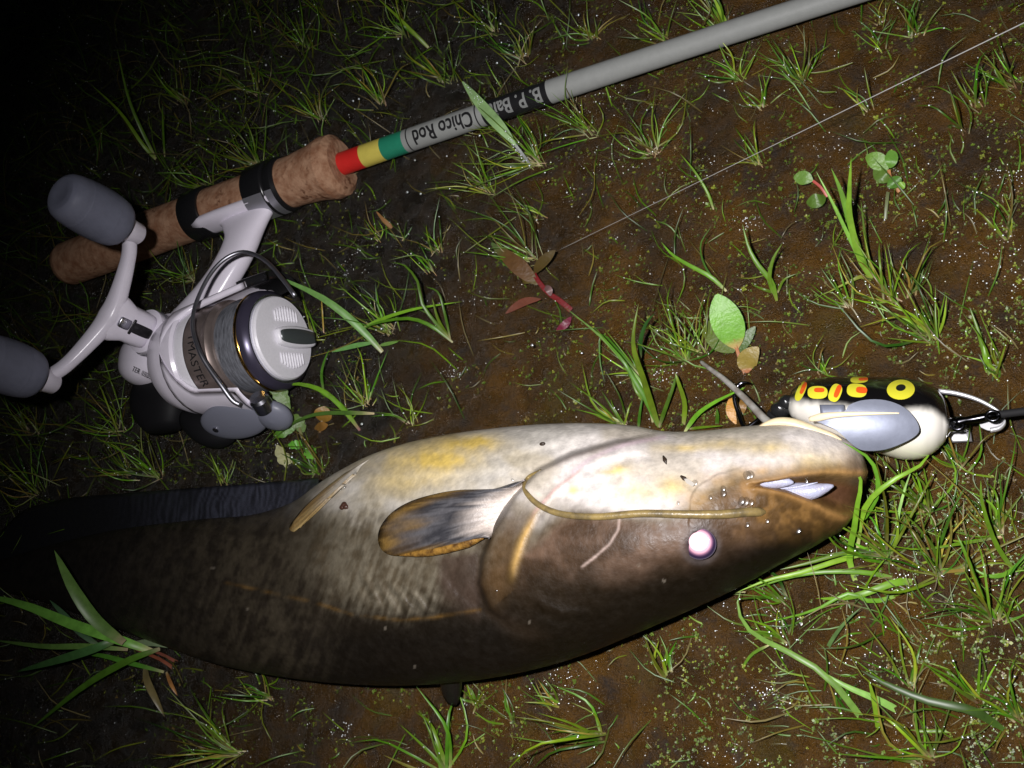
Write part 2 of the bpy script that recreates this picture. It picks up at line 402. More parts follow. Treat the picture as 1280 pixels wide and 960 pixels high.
    band = np.where(s < 0, np.exp(-((d - 20) / 17.0) ** 2), 0) * sstep(0.34, 0.5, t) * (1 - sstep(0.72, 0.86, t))
    c = mix(c, S3(74, 55, 32), band * 0.85)
    d, s, t = pdist(px, py, CREASE)
    c = mix(c, S3(186, 150, 88), np.exp(-((d * s + 2) / 5.0) ** 2) * sstep(0.3, 0.55, t) * (1 - sstep(0.7, 1, t)) * 0.85)
    c = mix(c, S3(196, 160, 152), np.exp(-(d / 2.0) ** 2) * (1 - sstep(0.3, 0.5, t)) * 0.8)
    d, s, t = pdist(px, py, [(830, 546), (780, 556), (740, 572), (716, 590)])
    c = mix(c, S3(190, 168, 176), np.exp(-(d / 3.0) ** 2) * 0.6)
    pk = sstep(540, 556, px) * (1 - sstep(592, 606, px)) * sstep(686, 700, py + 0.1 * (px - 570)) * (1 - sstep(735, 775, py - 0.5 * (px - 570)))
    c = mix(c, S3(58, 46, 38), pk * 0.9)
    d, s, t = pdist(px, py, [(775, 640), (773, 662), (762, 680), (744, 696), (728, 708)])
    c = mix(c, S3(168, 148, 138), np.exp(-(d / 1.6) ** 2) * 0.75)
    d, s, t = pdist(px, py, [(280, 728), (390, 752), (440, 768), (500, 775), (540, 772), (600, 762)])
    c = mix(c, S3(120, 88, 36), np.exp(-(d / 2.2) ** 2) * 0.34 * np.clip(2.2 * n2 - 0.6, 0, 1))
    d, s, t = pdist(px, py, MOUTH)
    wid = 2.0 + 20.0 * sstep(0.05, 0.85, t) ** 1.2
    c = mix(c, S3(78, 52, 34), np.exp(-(d / (wid * 0.8)) ** 4) * sstep(0.3, 0.5, t))
    c = mix(c, S3(150, 112, 64), np.exp(-((d - wid * 1.3) / 6.0) ** 2) * 0.7)
    # eye ring
    r = np.hypot(px - 875, (py - 680))
    c = mix(c, S3(110, 104, 104), np.exp(-((r - 23) / 4.0) ** 2) * 0.25)
    c = mix(c, S3(30, 26, 40), np.exp(-(r / 19.0) ** 6) * 0.9)
    # pale flecks and fine speckle
    fl_ = _hash(np.floor(px / 4), np.floor(py / 4), 91)
    c = mix(c, S3(150, 140, 125), (fl_ > 0.999) * sstep(690, 720, py) * 0.25)
    return np.clip(c * (0.82 + 0.36 * n2)[..., None], 0, 0.86)

fu = np.concatenate([np.linspace(-40, 380, 150), np.linspace(382, 1050, 420), 1085 - 35 * (1 - np.sin(np.linspace(0, math.pi / 2, 40)))[0:]])
fu = np.unique(np.round(fu, 3)); NV, NB = 170, 40
th = np.concatenate([np.linspace(0, math.pi, NV), np.linspace(math.pi, 2 * math.pi, NB + 2)[1:-1]])
PXg, TH = np.meshgrid(fu, th, indexing='ij')
yu = interp(PXg, YU); yl = interp(PXg, YL); qq = np.cos(TH)
PYg = yu + (yl - yu) * (1 - qq) / 2
cc = interp(PXg, CT); zz = interp(PXg, ZC)
sn = np.sin(TH); top = sn >= -1e-9
Zg = zz + cc * (np.sign(sn) * np.abs(sn) ** 0.92 * 0.985 + qq * 0.17)
Zg = Zg + np.where(top, fish_feat(PXg, PYg) * sstep(0.0, 0.25, sn), 0)
Zg = np.maximum(Zg, -0.5)
fverts = PV(PXg, PYg, Zg / 1000.0)
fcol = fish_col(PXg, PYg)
SKIN = mat('fish_skin', attr=True, rough=0.45, spec=0.22, var=0.2, vscale=300, bump=0.18, bscale=700, rvar=0.12)
fish = thing('catfish', 'dark catfish with white belly lying on its side on the mud', 'catfish', P(600, 700, 0.0))
nV = PXg.shape[1]
ff = grid_faces(len(fu), nV, True)
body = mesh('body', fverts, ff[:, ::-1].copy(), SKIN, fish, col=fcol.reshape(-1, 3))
me = body.data
def fan(outline, base, zoff, colf, name, parent, m, nr=14, ripple=0.0, nrip=16, zf=None, thick=0.0007):
    """thin fin: rays from a base point/line out to an outline (picture points), lying zoff millimetres over zf"""
    o = np.asarray(outline, float); k = len(o); b = np.asarray(base, float)
    if b.ndim == 1: b = np.repeat(b[None], k, 0)
    T = np.linspace(0, 1, nr)
    px = b[:, 0][None] * (1 - T[:, None]) + o[:, 0][None] * T[:, None]
    py = b[:, 1][None] * (1 - T[:, None]) + o[:, 1][None] * T[:, None]
    a = np.linspace(0, 1, k)[None] * np.ones((nr, 1)); tt = T[:, None] * np.ones((1, k))
    z = zf(px, py, tt, a) + zoff / 1000.0 + ripple / 1000.0 * np.sin(a * nrip * 2 * math.pi) * tt
    f = grid_faces(nr, k)
    ob = mesh(name, PV(px, py, z), f, m, parent, col=colf(tt, a, px, py).reshape(-1, 3))
    md = ob.modifiers.new('thickness', 'SOLIDIFY'); md.thickness = thick; md.offset = -1
    return ob
FIN = mat('fish_fin', attr=True, rough=0.42, spec=0.4, var=0.2, vscale=500, bump=0.25, bscale=1200)
pec = crom([(646, 602), (612, 612), (578, 612), (545, 617), (512, 627), (488, 642), (474, 662), (474, 682), (488, 694), (520, 693), (560, 685), (585, 676), (604, 672)], 64)
def pcol(t, a, px, py):
    st = 0.6 * fbm(a * 40, t * 2.4, 72, 3) + 0.4 * fbm(a * 12, t * 7, 73, 3)
    c = mix(S3(86, 85, 88), S3(50, 50, 54), sstep(0.42, 0.6, st))
    c = mix(c, S3(150, 148, 150), sstep(0.62, 0.75, st) * 0.6 * (1 - t))
    rim = sstep(0.62, 0.96, t + 0.34 * (fbm(a * 14, t * 3, 75, 2) - 0.5) + 0.16 * sstep(0.7, 0.95, a))
    c = mix(c, mix(S3(122, 95, 48), S3(76, 57, 28), sstep(0.45, 0.65, fbm(a * 30, t * 4, 78, 2))), rim * sstep(0.03, 0.2, a + (1 - t) * 0.0))
    c = mix(c, S3(196, 184, 174), (1 - sstep(0.10, 0.50, t + 0.25 * (fbm(a * 22, t * 3, 79, 2) - 0.5))))
    return c
fan(pec, crom([(660, 600), (640, 636), (616, 672)], 64), 1.0, pcol, 'pectoral_fin', fish, FIN, 18, 0.25, 15,
    zf=lambda px, py, t, a: fish_z(px, py, False) + (-3.2 + 4.6 * sstep(0.02, 0.36, t) + 2.0 * np.sin(np.pi * np.clip(t, 0, 1))) / 1000)
SPINE = mat('fin_spine_skin', srgb(150, 112, 50), rough=0.4, spec=0.45, col2=srgb(70, 46, 22), vscale=330, bump=0.4, bscale=700)
sp_ = crom([(604, 671), (580, 680), (550, 688), (522, 692), (498, 694)], 26)
MB().tube(PV(sp_[:, 0], sp_[:, 1], fish_z(sp_[:, 0], sp_[:, 1], False) + 0.0022), np.interp(np.linspace(0, 1, 26), [0, 0.2, 0.7, 1], [0.9, 1.9, 1.5, 0.3]) / 1000, 10).build('fin_spine', SPINE, fish)
pel = crom([(430, 592), (404, 612), (380, 634), (364, 654), (362, 662), (370, 663), (388, 646), (412, 622), (440, 596)], 40)
def vcol(t, a, px, py):
    st = fbm(a * 12, t * 3, 82, 3)
    c = mix(S3(150, 128, 84), S3(126, 100, 58), sstep(0.3, 0.7, st)); c = mix(c, S3(168, 162, 150), 1 - sstep(0.25, 0.8, t)); return c
fan(pel, crom([(462, 574), (452, 582), (446, 590)], 40), 0.5, vcol, 'pelvic_fin', fish, FIN, 14, 0.2, 9,
    zf=lambda px, py, t, a: np.maximum(fish_z(np.maximum(px, 300), np.maximum(py, interp(px, YU) + 4), False), 0.012) + 0.0015 * np.sin(np.pi * t))
ax_ = np.linspace(398, -6, 420)
edge = interp(-ax_, [(-400, 597), (-330, 603), (-240, 610), (-150, 617), (-70, 626), (-25, 641), (6, 672)])
def acol(t, a, px, py):
    st = 0.55 * fbm(a * 60 + t * 3, t * 2, 86, 2) + 0.45 * (0.5 + 0.5 * np.sin(a * 330 + t * 7 + 9 * fbm(a * 45, t * 2, 87, 2)) * fbm(a * 25, t * 3, 89, 2) * 1.5)
    return mix(mix(S3(56, 58, 69), S3(29, 30, 37), sstep(0.25, 0.75, st)), S3(24, 24, 27), sstep(0.2, 0.7, a))
fan(np.stack([ax_, edge], 1), np.stack([ax_, interp(ax_, YU) + 7], 1), 0.0, acol, 'anal_fin', fish, FIN, 10, 0.05, 52,
    zf=lambda px, py, t, a: (interp(px, ZC) + 0.17 * interp(px, CT) + 1.5 - t * 0.62 * interp(px, ZC)) / 1000)
tl = crom([(-6, 668), (-48, 672), (-84, 690), (-98, 722), (-84, 752), (-48, 768), (-6, 762)], 40)
fan(tl, crom([(8, 702), (2, 720), (6, 738)], 40), 0.0, lambda t, a, px, py: mix(S3(36, 36, 42), S3(22, 22, 25), sstep(0.4, 0.6, fbm(a * 40, t * 2, 88, 2))),
    'tail_fin', fish, FIN, 10, 0.4, 12, zf=lambda px, py, t, a: 0.0085 - 0.003 * t)
df = crom([(549, 850), (553, 868), (560, 880), (570, 882), (576, 870), (578, 850)], 16)
fan(df, crom([(546, 846), (562, 849), (580, 846)], 16), 0.0, lambda t, a, px, py: mix(S3(30, 26, 24), S3(22, 20, 19), t), 'dorsal_fin', fish, FIN, 8, 0.2, 5,
    zf=lambda px, py, t, a: 0.022 - 0.012 * t)
# barbels
BARB = mat('barbel_skin', srgb(142, 122, 74), rough=0.35, spec=0.5, col2=srgb(96, 84, 58), vscale=180, bump=0.2)
bp = crom([(962, 640), (935, 640), (900, 643), (860, 643), (800, 642), (745, 646), (700, 642), (672, 630), (656, 612), (660, 597), (676, 588)], 70)
bz = fish_z(bp[:, 0], bp[:, 1]) * 1000
bz = np.convolve(np.pad(bz, 4, mode='edge'), np.ones(9) / 9, 'valid')
br = np.interp(np.linspace(0, 1, 70), [0, 0.05, 0.3, 0.7, 1], [0.2, 1.7, 1.5, 1.1, 0.5])
MB().tube(PV(bp[:, 0], bp[:, 1], (bz + br * 0.6 - 2.4 * np.exp(-np.linspace(0, 1, 70) / 0.06)) / 1000), br / 1000, 12).build('barbel', BARB, fish)
cb = crom([(968, 535), (952, 520), (930, 497), (905, 474), (886, 460), (876, 452)], 30)
cz = np.interp(np.linspace(0, 1, 30), [0, 0.2, 0.6, 1], [30, 26, 14, 4])
CBAR = mat('chin_barbel_skin', srgb(158, 156, 150), rough=0.4, spec=0.4, col2=srgb(120, 112, 104), vscale=240)
MB().tube(PV(cb[:, 0], cb[:, 1], cz / 1000), np.linspace(1.7, 0.75, 30) / 1000, 10).build('chin_barbel', CBAR, fish)
# pale lip fold by the lure
LIP = mat('lip_skin', srgb(232, 214, 172), rough=0.35, spec=0.5, col2=srgb(205, 184, 150), vscale=150)
lp = crom([(940, 536), (958, 527), (975, 524), (995, 527), (1018, 535), (1040, 541), (1052, 546)], 30)
lr = np.sin(np.linspace(0.12, math.pi - 0.1, 30)) * 2.2
MB().tube(PV(lp[:, 0], lp[:, 1] + 4, (interp(lp[:, 0], ZC) + 9) / 1000), lr / 1000, 10).build('lip_fold', LIP, fish)
# eye: ball with a pupil coloured white and pink for the flash's reflection
ez = float(fish_z(875, 679, False)) + 0.0006; ec = P(875, 680, ez)
vw = (CAM - ec) / np.linalg.norm(CAM - ec); nrm = np.array([0, -0.25, 1.0]); nrm /= np.linalg.norm(nrm); nrm = nrm * 0.5 + vw * 0.5; nrm /= np.linalg.norm(nrm)
_, e1, e2 = frame_of(nrm)
EYEM = mat('eye_wet', attr=True, rough=0.14, spec=0.6)
def eye_dome(cx, cy, rpx, hmm, lift, colf, name, parent, n=36, rr=12):
    T_ = np.linspace(0.02, 1, rr)[:, None]; an = (np.arange(n) * 2 * math.pi / n)[None]
    px = cx + rpx * T_ * np.cos(an); py = cy + rpx * 0.96 * T_ * np.sin(an)
    z = ez + lift / 1000 + hmm / 1000 * (1 - T_ ** 2) + 0 * an - 0.055e-3 * (py - cy)
    return mesh(name, PV(px, py, z), [tuple(q)[::-1] for q in grid_faces(rr, n, True)] + [tuple(range(n))], EYEM, parent, col=colf(px, py, T_ + 0 * an).reshape(-1, 3))
def ecol(px, py, t):
    r = np.hypot(px - 874, py - 677.5)
    c = mix(S3(222, 168, 182), S3(120, 84, 112), sstep(13, 16.5, r)); c = mix(c, S3(40, 32, 54), sstep(15.5, 18.5, r))
    return mix(c, S3(96, 90, 98), sstep(0.93, 1.0, t) * 0.7)
eye = eye_dome(875, 680, 20.5, 1.9, 0.0, ecol, 'eye', fish)
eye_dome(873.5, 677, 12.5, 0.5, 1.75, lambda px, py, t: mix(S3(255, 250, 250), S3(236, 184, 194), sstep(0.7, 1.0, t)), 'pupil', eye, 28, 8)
# tooth pads in the open mouth
TP = mat('tooth_pad', srgb(170, 174, 196), rough=0.3, spec=0.5, col2=srgb(160, 158, 176), vscale=300, bump=0.3, bscale=1500)
for pts, wd, dz in (([(934, 607), (955, 602), (975, 602), (992, 603)], 2.6, -0.5), ([(966, 614), (990, 614), (1015, 614), (1042, 607)], 3.2, 0.2), ([(968, 611), (995, 609), (1022, 603)], 0.55, 1.6)):
    c_ = crom(pts, 24); z0 = fish_z(c_[:, 0], c_[:, 1], False).mean() * 1000 - 4.6 + dz
    MB().tube(PV(c_[:, 0], c_[:, 1], np.full(24, z0) / 1000), np.maximum(0.15, np.sin(np.linspace(0.08, math.pi - 0.08, 24)) ** 0.8 * wd) / 1000, 12).build('tooth_pad', TP, fish)
# wet highlights on the skin
SLIME = []
for x, y, r in ((933, 595, 1.3), (937, 594, 1.2), (903, 611, 0.9), (903, 617, 1.1), (926, 626, 1.2), (931, 627, 1.3), (938, 628, 1.0), (908, 641, .8), (887, 622, .7), (933, 656, .8), (997, 663, 1.0), (958, 651, .8),
                (847, 629, .6), (868, 604, .9), (892, 673, .5), (437, 603, .7), (432, 610, .6), (427, 613, .5), (620, 738, .5), (640, 600, .5), (1010, 606, .7), (1020, 611, .6), (1027, 613, .7), (1008, 602, .6), (500, 682, .4)):
    SLIME.append((*P(x, y, float(fish_z(x, y)) - 0.00012), r * 1.5 / 1000, 0.28))
# ------------------------------------------------------------------ fishing rod
RODPX = [(85, 330), (253, 268), (428, 205), (520, 172), (605, 144), (700, 109), (880, 51), (1085, -13), (1300, -82)]
_r0 = P(85, 330, 0.014); _r1 = P(428, 205, 0.014)
AX = (_r1 - _r0) / np.linalg.norm(_r1 - _r0); ZX = np.array([0, 0, 1.0]); SX = np.cross(AX, ZX)
RO = np.array([_r0[0], _r0[1], 0.0])
def Wr(a, s, z): return RO + AX * a / 1000 + SX * s / 1000 + ZX * z / 1000          # reel / rod axes, millimetres
_rp = np.array([P(u, v, 0.014) for u, v in RODPX]) - RO
ROD_A = _rp @ AX * 1000; ROD_S = _rp @ SX * 1000
_cf = np.polyfit(ROD_A, ROD_S, 3)
def rod_pt(a):
    a = np.asarray(a, float)
    s = np.polyval(_cf, a); z = 14.0 + 0 * a
    return RO + np.multiply.outer(a, AX) / 1000 + np.multiply.outer(s, SX) / 1000 + np.multiply.outer(z, ZX) / 1000
def rod_part(segs, name, m, parent, n=36, label=None):
    b = MB()
    ang = np.arange(n) * 2 * math.pi / n
    for pr in segs:
        fine = []
        for (a0, r0), (a1, r1) in zip(pr[:-1], pr[1:]):
            k = max(2, int(abs(a1 - a0) / 8) + 1); t = np.linspace(0, 1, k)
            fine += [(a0 + (a1 - a0) * q, r0 + (r1 - r0) * q) for q in (t if not fine else t[1:])]
        v = [rod_pt(a) + r / 1000 * (np.cos(ang)[:, None] * ZX + np.sin(ang)[:, None] * SX) for a, r in fine]
        b.add(np.concatenate(v), [tuple(q)[::-1] for q in grid_faces(len(fine), n, True)])
    return b.build(name, m, parent, label=label)
rod = thing('fishing_rod', 'cork handled fishing rod with grey blank and red yellow green bands', 'fishing rod', _r0 * [1, 1, 0])
def cork_material():
    m = mat('cork', srgb(176, 138, 110), rough=0.75, spec=0.25, col2=srgb(138, 96, 70), vscale=160, bump=0.6, bscale=420)
    t = m.node_tree; b = t.nodes['Principled BSDF']; N = t.nodes.new; Lk = t.links.new
    src = b.inputs['Base Color'].links[0].from_socket; tc = [n for n in t.nodes if n.type == 'TEX_COORD'][0]
    no = N('ShaderNodeTexNoise'); no.inputs['Scale'].default_value = 330; no.inputs['Detail'].default_value = 3; Lk(tc.outputs['Object'], no.inputs['Vector'])
    n2 = N('ShaderNodeTexNoise'); n2.inputs['Scale'].default_value = 60; Lk(tc.outputs['Object'], n2.inputs['Vector'])
    mu = N('ShaderNodeMath'); mu.operation = 'MULTIPLY'; Lk(no.outputs[0], mu.inputs[0]); Lk(n2.outputs[0], mu.inputs[1])
    r = N('ShaderNodeMapRange'); r.inputs[1].default_value = 0.33; r.inputs[2].default_value = 0.46; Lk(mu.outputs[0], r.inputs[0])
    x = N('ShaderNodeMix'); x.data_type = 'RGBA'; Lk(r.outputs[0], x.inputs[0]); Lk(src, x.inputs[6]); x.inputs[7].default_value = (*srgb(96, 60, 40), 1)
    Lk(x.outputs[2], b.inputs['Base Color']); return m
CORK = cork_material()
BLK = mat('black_plastic', (0.012, 0.012, 0.013), rough=0.25, spec=0.5)
CHR = mat('chrome', srgb(200, 200, 208), rough=0.27, metal=1.0)
WHT = mat('white_paint', srgb(240, 234, 246), rough=0.22, spec=0.5, var=0.05, vscale=60, bump=0.05, bscale=2500)
GRYB = mat('grey_blank', srgb(134, 136, 133), rough=0.5, spec=0.2, var=0.05, vscale=300, bump=0.08, bscale=1500)
rod_part([[(-2.5, 0.1), (-2.5, 11)], [(-2.5, 11), (-1, 13), (2, 13.8)], [(2, 13.8), (30, 14), (109, 13.2)]], 'rear_grip', CORK, rod)
rod_part([[(108, 13), (108, 14.6)], [(108, 14.6), (109, 15.2), (122, 15.2), (123, 14.6)], [(123, 14.6), (123, 12)]], 'rear_ring', BLK, rod)
rod_part([[(122, 13.2), (160, 13.2)]], 'reel_seat', CORK, rod)
r2 = rod_part([[(157, 12), (157, 15.4)], [(157, 15.4), (158, 16), (171, 16)], [(171, 16), (171.6, 15.2), (173, 15.2)], [(173, 15.2), (174, 15.8), (178, 15.8)], [(178, 15.8), (180, 15)], [(180, 15), (180, 12)]], 'front_ring', BLK, rod)
rod_part([[(178, 14.2), (186, 14.2), (200, 15.6), (209, 17.6)], [(209, 17.6), (214.5, 17.0)], [(214.5, 17.0), (217, 13.5)], [(217, 13.5), (217, 0.1)]], 'fore_grip', CORK, rod)
# chrome hood strip on the visible side of the front ring
b = MB(); ang = np.linspace(math.radians(38), math.radians(112), 16)
for a0, a1, r in ((157.5, 171, 16.35), (173, 178, 16.2)):
    v = np.concatenate([rod_pt(a) + (r) / 1000 * (np.cos(ang)[:, None] * ZX + np.sin(ang)[:, None] * SX) for a in np.linspace(a0, a1, 5)])
    b.add(v, [tuple(q)[::-1] for q in grid_faces(5, 16)])
hood = b.build('hood', mat('hood_metal', srgb(205, 205, 212), rough=0.45, metal=0.9), r2)
def paint(name, r, g, bb): return mat(name, srgb(r, g, bb), rough=0.35, spec=0.4, var=0.06, vscale=250)
for a0, a1, r0_, r1_, nm, m in ((217, 231.5, 6.3, 6.2, 'red_band', paint('red_paint', 196, 40, 36)), (231.5, 245, 6.2, 6.15, 'yellow_band', paint('yellow_paint', 196, 182, 84)),
                                (245, 259, 6.15, 6.1, 'green_band', paint('green_paint', 36, 122, 94))):
    rod_part([[(a0, r0_), (a1, r1_)]], nm, m, rod, 28)
blank = rod_part([[(259, 6.1), (307, 5.95)], [(343.5, 5.85), (430, 5.3), (600, 4.6)], [(600, 4.6), (600, 0.1)]], 'blank', GRYB, rod, 28)
rod_part([[(307, 6.02), (343.5, 5.9)]], 'black_band', BLK, rod, 28)
def sliced(me, ax=1):
    bm = bmesh.new(); bm.from_mesh(me); no = (0, 1, 0) if ax else (1, 0, 0)
    hi = max(v.co[ax] for v in bm.verts); lo = min(v.co[ax] for v in bm.verts); q = lo + 0.08
    while q < hi:
        co = (0, q, 0) if ax else (q, 0, 0)
        bmesh.ops.bisect_plane(bm, geom=bm.verts[:] + bm.edges[:] + bm.faces[:], plane_co=co, plane_no=no); q += 0.08
    bm.verts.index_update(); v = np.array([x.co for x in bm.verts]); f = [tuple(x.index for x in p.verts) for p in bm.faces]; bm.free(); return v, f
def rod_text(txt, a_start, height, m, name, parent, ang0, r, xs=1.0):
    cu = bpy.data.curves.new('t', 'FONT'); cu.body = txt; cu.size = 1.0; cu.resolution_u = 3; cu.offset = 0.022
    ob = bpy.data.objects.new('t', cu); scene.collection.objects.link(ob); bpy.context.view_layer.update()
    dg = bpy.context.evaluated_depsgraph_get(); me = bpy.data.meshes.new_from_object(ob.evaluated_get(dg))
    v, f = sliced(me)
    bpy.data.objects.remove(ob); bpy.data.curves.remove(cu); bpy.data.meshes.remove(me)
    a = a_start - v[:, 0] * height * xs; y = (v[:, 1] - 0.35) * height
    an = ang0 + y / r
    vv = np.array([rod_pt(ai) + (r + 0.12) / 1000 * (math.cos(q) * ZX + math.sin(q) * SX) for ai, q in zip(a, an)])
    return mesh(name, vv, f, m, parent, smooth=False)
INK = mat('black_ink', (0.01, 0.01, 0.011), rough=0.4); PALE = mat('pale_ink', srgb(120, 122, 120), rough=0.5)
rod_text('Chico Rod', 302, 11.0, INK, 'lettering', rod, math.radians(36), 6.02, 0.75)
rod_text('B. P. Bait', 341, 10.6, PALE, 'lettering', rod, math.radians(36), 5.98, 0.76)
b = MB()
for a in (262.2, 303.8): b.add(np.concatenate([rod_pt(q) + 6.12 / 1000 * (np.cos(ang_)[:, None] * ZX + np.sin(ang_)[:, None] * SX) for ang_ in [np.linspace(-0.9, 2.0, 20)] for q in (a - 0.35, a + 0.35)]), [tuple(q)[::-1] for q in grid_faces(2, 20)])
b.build('trim_line', INK, rod)

# ------------------------------------------------------------------ spinning reel
RS, RZ = 101.0, 25.5; HA0, HS0 = 113.5, 86.0
reel = thing('spinning_reel', 'white spinning reel with grey knobs mounted on the cork handled rod', 'fishing reel', Wr(130, RS, 0))
axis_o = Wr(0, RS, RZ)
def mmseg(segs): return [[(a / 1000, r / 1000) for a, r in s] for s in segs]
def cyl(phi): return math.cos(phi) * ZX + math.sin(phi) * SX
def latheA(segs, name, m, parent, n=56, label=None): return MB().lathe(axis_o, AX, mmseg(segs), n).build(name, m, parent, label=label)
SKIRT = mat('spool_metal', srgb(150, 136, 130), rough=0.42, metal=0.7, var=0.2, vscale=90)
LINE = mat('wound_line', srgb(104, 106, 112), rough=0.34, spec=0.8, var=0.6, vscale=700, stretch=(3.0, 0.3, 0.3))
GOLD = mat('gold_rim', srgb(205, 160, 80), rough=0.2, metal=1.0)
PURP = mat('purple_flange', srgb(74, 70, 88), rough=0.3, metal=0.5)
RUB = mat('grey_rubber', srgb(120, 123, 140), rough=0.55, spec=0.35, var=0.08, vscale=200, bump=0.12, bscale=1500)
GRY2 = mat('grey_plastic', srgb(112, 114, 126), rough=0.4, spec=0.4)
SILV = mat('silver_dial', srgb(226, 224, 230), rough=0.32, spec=0.5, var=0.05, vscale=900, bump=0.12, bscale=3000)
# rotor: cup and two arms
rotor = latheA([[(112, 6), (112.5, 14), (115, 19), (121, 24.5), (130, 28.2), (141, 29)], [(141, 29), (142.5, 27.6)], [(142.5, 27.6), (134, 26.8)]], 'rotor', WHT, reel)
def arm(phi0, a0, a1, hw, ro, thick, name, m, parent, na=18, nphi=14):
    outer = []; inner = []
    for i in range(na):
        t = i / (na - 1); a = a0 + (a1 - a0) * t; h = math.radians(hw(t))
        for j in range(nphi):
            q = -1 + 2 * j / (nphi - 1); ph = phi0 + h * q; r = ro(t) - 0.8 * q ** 4
            outer.append(axis_o + AX * a / 1000 + cyl(ph) * r / 1000); inner.append(axis_o + AX * a / 1000 + cyl(ph) * (r - thick) / 1000)
    n = na * nphi; b = MB(); g = [tuple(q) for q in grid_faces(na, nphi)]
    f = g + [tuple(i + n for i in q)[::-1] for q in g]
    for i in range(na - 1):
        for j in (0, nphi - 1): f.append((i * nphi + j, (i + 1) * nphi + j, (i + 1) * nphi + j + n, i * nphi + j + n))
    for j in range(nphi - 1):
        for i in (0, na - 1): f.append((i * nphi + j, i * nphi + j + 1, i * nphi + j + 1 + n, i * nphi + j + n))
    b.add(outer + inner, f); return b.build(name, m, parent)
H = math.pi / 2
arm(H, 134, 177, lambda t: 34 + 46 * (1 - min(1, t / 0.35)) ** 1.6 - 6 * t, lambda t: 29.5 + 7.5 * t, 3.2, 'rotor_arm', WHT, rotor)
arm(-H + 0.28, 134, 181, lambda t: 31 + 48 * (1 - min(1, t / 0.35)) ** 1.6 - 8 * t, lambda t: 29.5 + 4.0 * t, 3.0, 'rotor_arm', WHT, rotor)
arm(-H + 0.2, 176, 193, lambda t: 26 - 6 * t, lambda t: 34.6 + 0.6 * t, 4.5, 'bail_cam', BLK, rotor, 10, 10)
# grey cover on the lower arm, roller
cc_ = Wr(158, RS + 37.5, 22)
MB().ellipsoid(cc_, [AX * 0.021, (SX * 0.45 - ZX * 0.9) * 0.0125, (SX * 0.9 + ZX * 0.45) * 0.0036], 28, 14).build('arm_cover', GRY2, rotor)
MB().ellipsoid(Wr(181, RS + 38, 18), [AX * 0.010, (SX * 0.45 - ZX * 0.9) * 0.010, (SX * 0.9 + ZX * 0.45) * 0.005], 20, 10).build('arm_cover', GRY2, rotor)
MB().lathe(cc_ + (SX * 0.9 + ZX * 0.45) * 0.003 - AX * 0.011, SX * 0.9 + ZX * 0.45, mmseg([[(0, 1.6), (0.9, 1.6)], [(0.9, 1.6), (1.0, 0.1)]]), 16).build('cover_screw', CHR, rotor)
MB().lathe(Wr(HA0, HS0, 0), ZX, mmseg([[(42.4, 12.75), (43.0, 12.9), (43.6, 12.7)]]), 32).build('hub_seam', GRY2, reel)
rol = MB().lathe(Wr(181, RS + 36, 25), SX * -0.35 + ZX * 0.85 + AX * 0.2, mmseg([[(0, 5.2), (7, 5.2)], [(7, 5.2), (8.6, 4.2)], [(8.6, 4.2), (8.9, 0.1)]]), 24).build('line_roller', CHR, rotor)
# spool
spool = latheA([[(140, 24), (140, 26.8)], [(140, 26.8), (147, 26.9), (148, 26.5)]], 'spool', SILV, reel)
latheA([[(148, 26.2), (160, 26.0)], [(160, 26.0), (161, 26.7), (163, 26.7)], [(163, 26.7), (164.5, 25.6), (166.5, 25.3)], [(166.5, 25.3), (167, 22.5)]], 'skirt', SKIRT, spool)
prof = [(166, 23.4)]
for k in range(38): prof.append((166.3 + k * 0.40, 23.6 + 1.1 * math.sin(k / 38 * math.pi) + (0.28 if k % 2 else 0) + rng.uniform(-.12, .12)))
latheA([prof], 'wound_line', LINE, spool)
latheA([[(181, 23), (181, 25.6)], [(181, 25.6), (181.8, 26.4), (182.8, 26.4), (183.3, 26)]], 'gold_rim', GOLD, spool)
latheA([[(183.3, 26.0), (184.5, 26.4), (187, 25.8), (189, 23.6)], [(189, 23.6), (189.2, 21.6)]], 'front_flange', PURP, spool)
latheA([[(188.6, 23.4), (189.6, 23.2)], [(189.6, 23.2), (189.6, 21)]], 'chrome_ring', CHR, spool)
drag = latheA([[(189, 22), (191, 21.9)], [(191, 21.9), (192, 21.2)], [(192, 21.2), (192.7, 12), (193, 0.05)]], 'drag_knob', SILV, reel)
# drag knob grip bar (raised, with a dark polished inlay) and ribbed half moons
fo = axis_o + AX * 0.193
g1 = cyl(math.radians(152)); g2 = np.cross(AX, g1)
def bar(L0, L1, hw, h0, h1, name, m, parent, n=18, off=0.0):
    rings = []
    for t in np.linspace(0, 1, n):
        x = L0 + (L1 - L0) * t; w_ = hw * (0.35 + 0.65 * math.sin(math.pi * min(1, max(0, t * 0.94 + 0.05))) ** 0.35)
        sec = [(-w_, h0), (-w_, h1 * 0.6), (-w_ * 0.8, h1), (w_ * 0.8, h1), (w_, h1 * 0.6), (w_, h0)]
        rings.append([fo + g1 * x / 1000 + g2 * (q + off) / 1000 + AX * z / 1000 for q, z in sec])
    return MB().loft(rings).build(name, m, parent)
g1 = cyl(math.radians(17)); g2 = np.cross(AX, g1)
bar(-21.0, 8, 5.8, -1.5, 2.6, 'grip_bar', SILV, drag)
bar(-20.3, 7.0, 4.5, 1.0, 3.3, 'chrome_inlay', mat('dark_chrome', srgb(74, 80, 80), rough=0.3, spec=1.0, metal=0.2), drag)
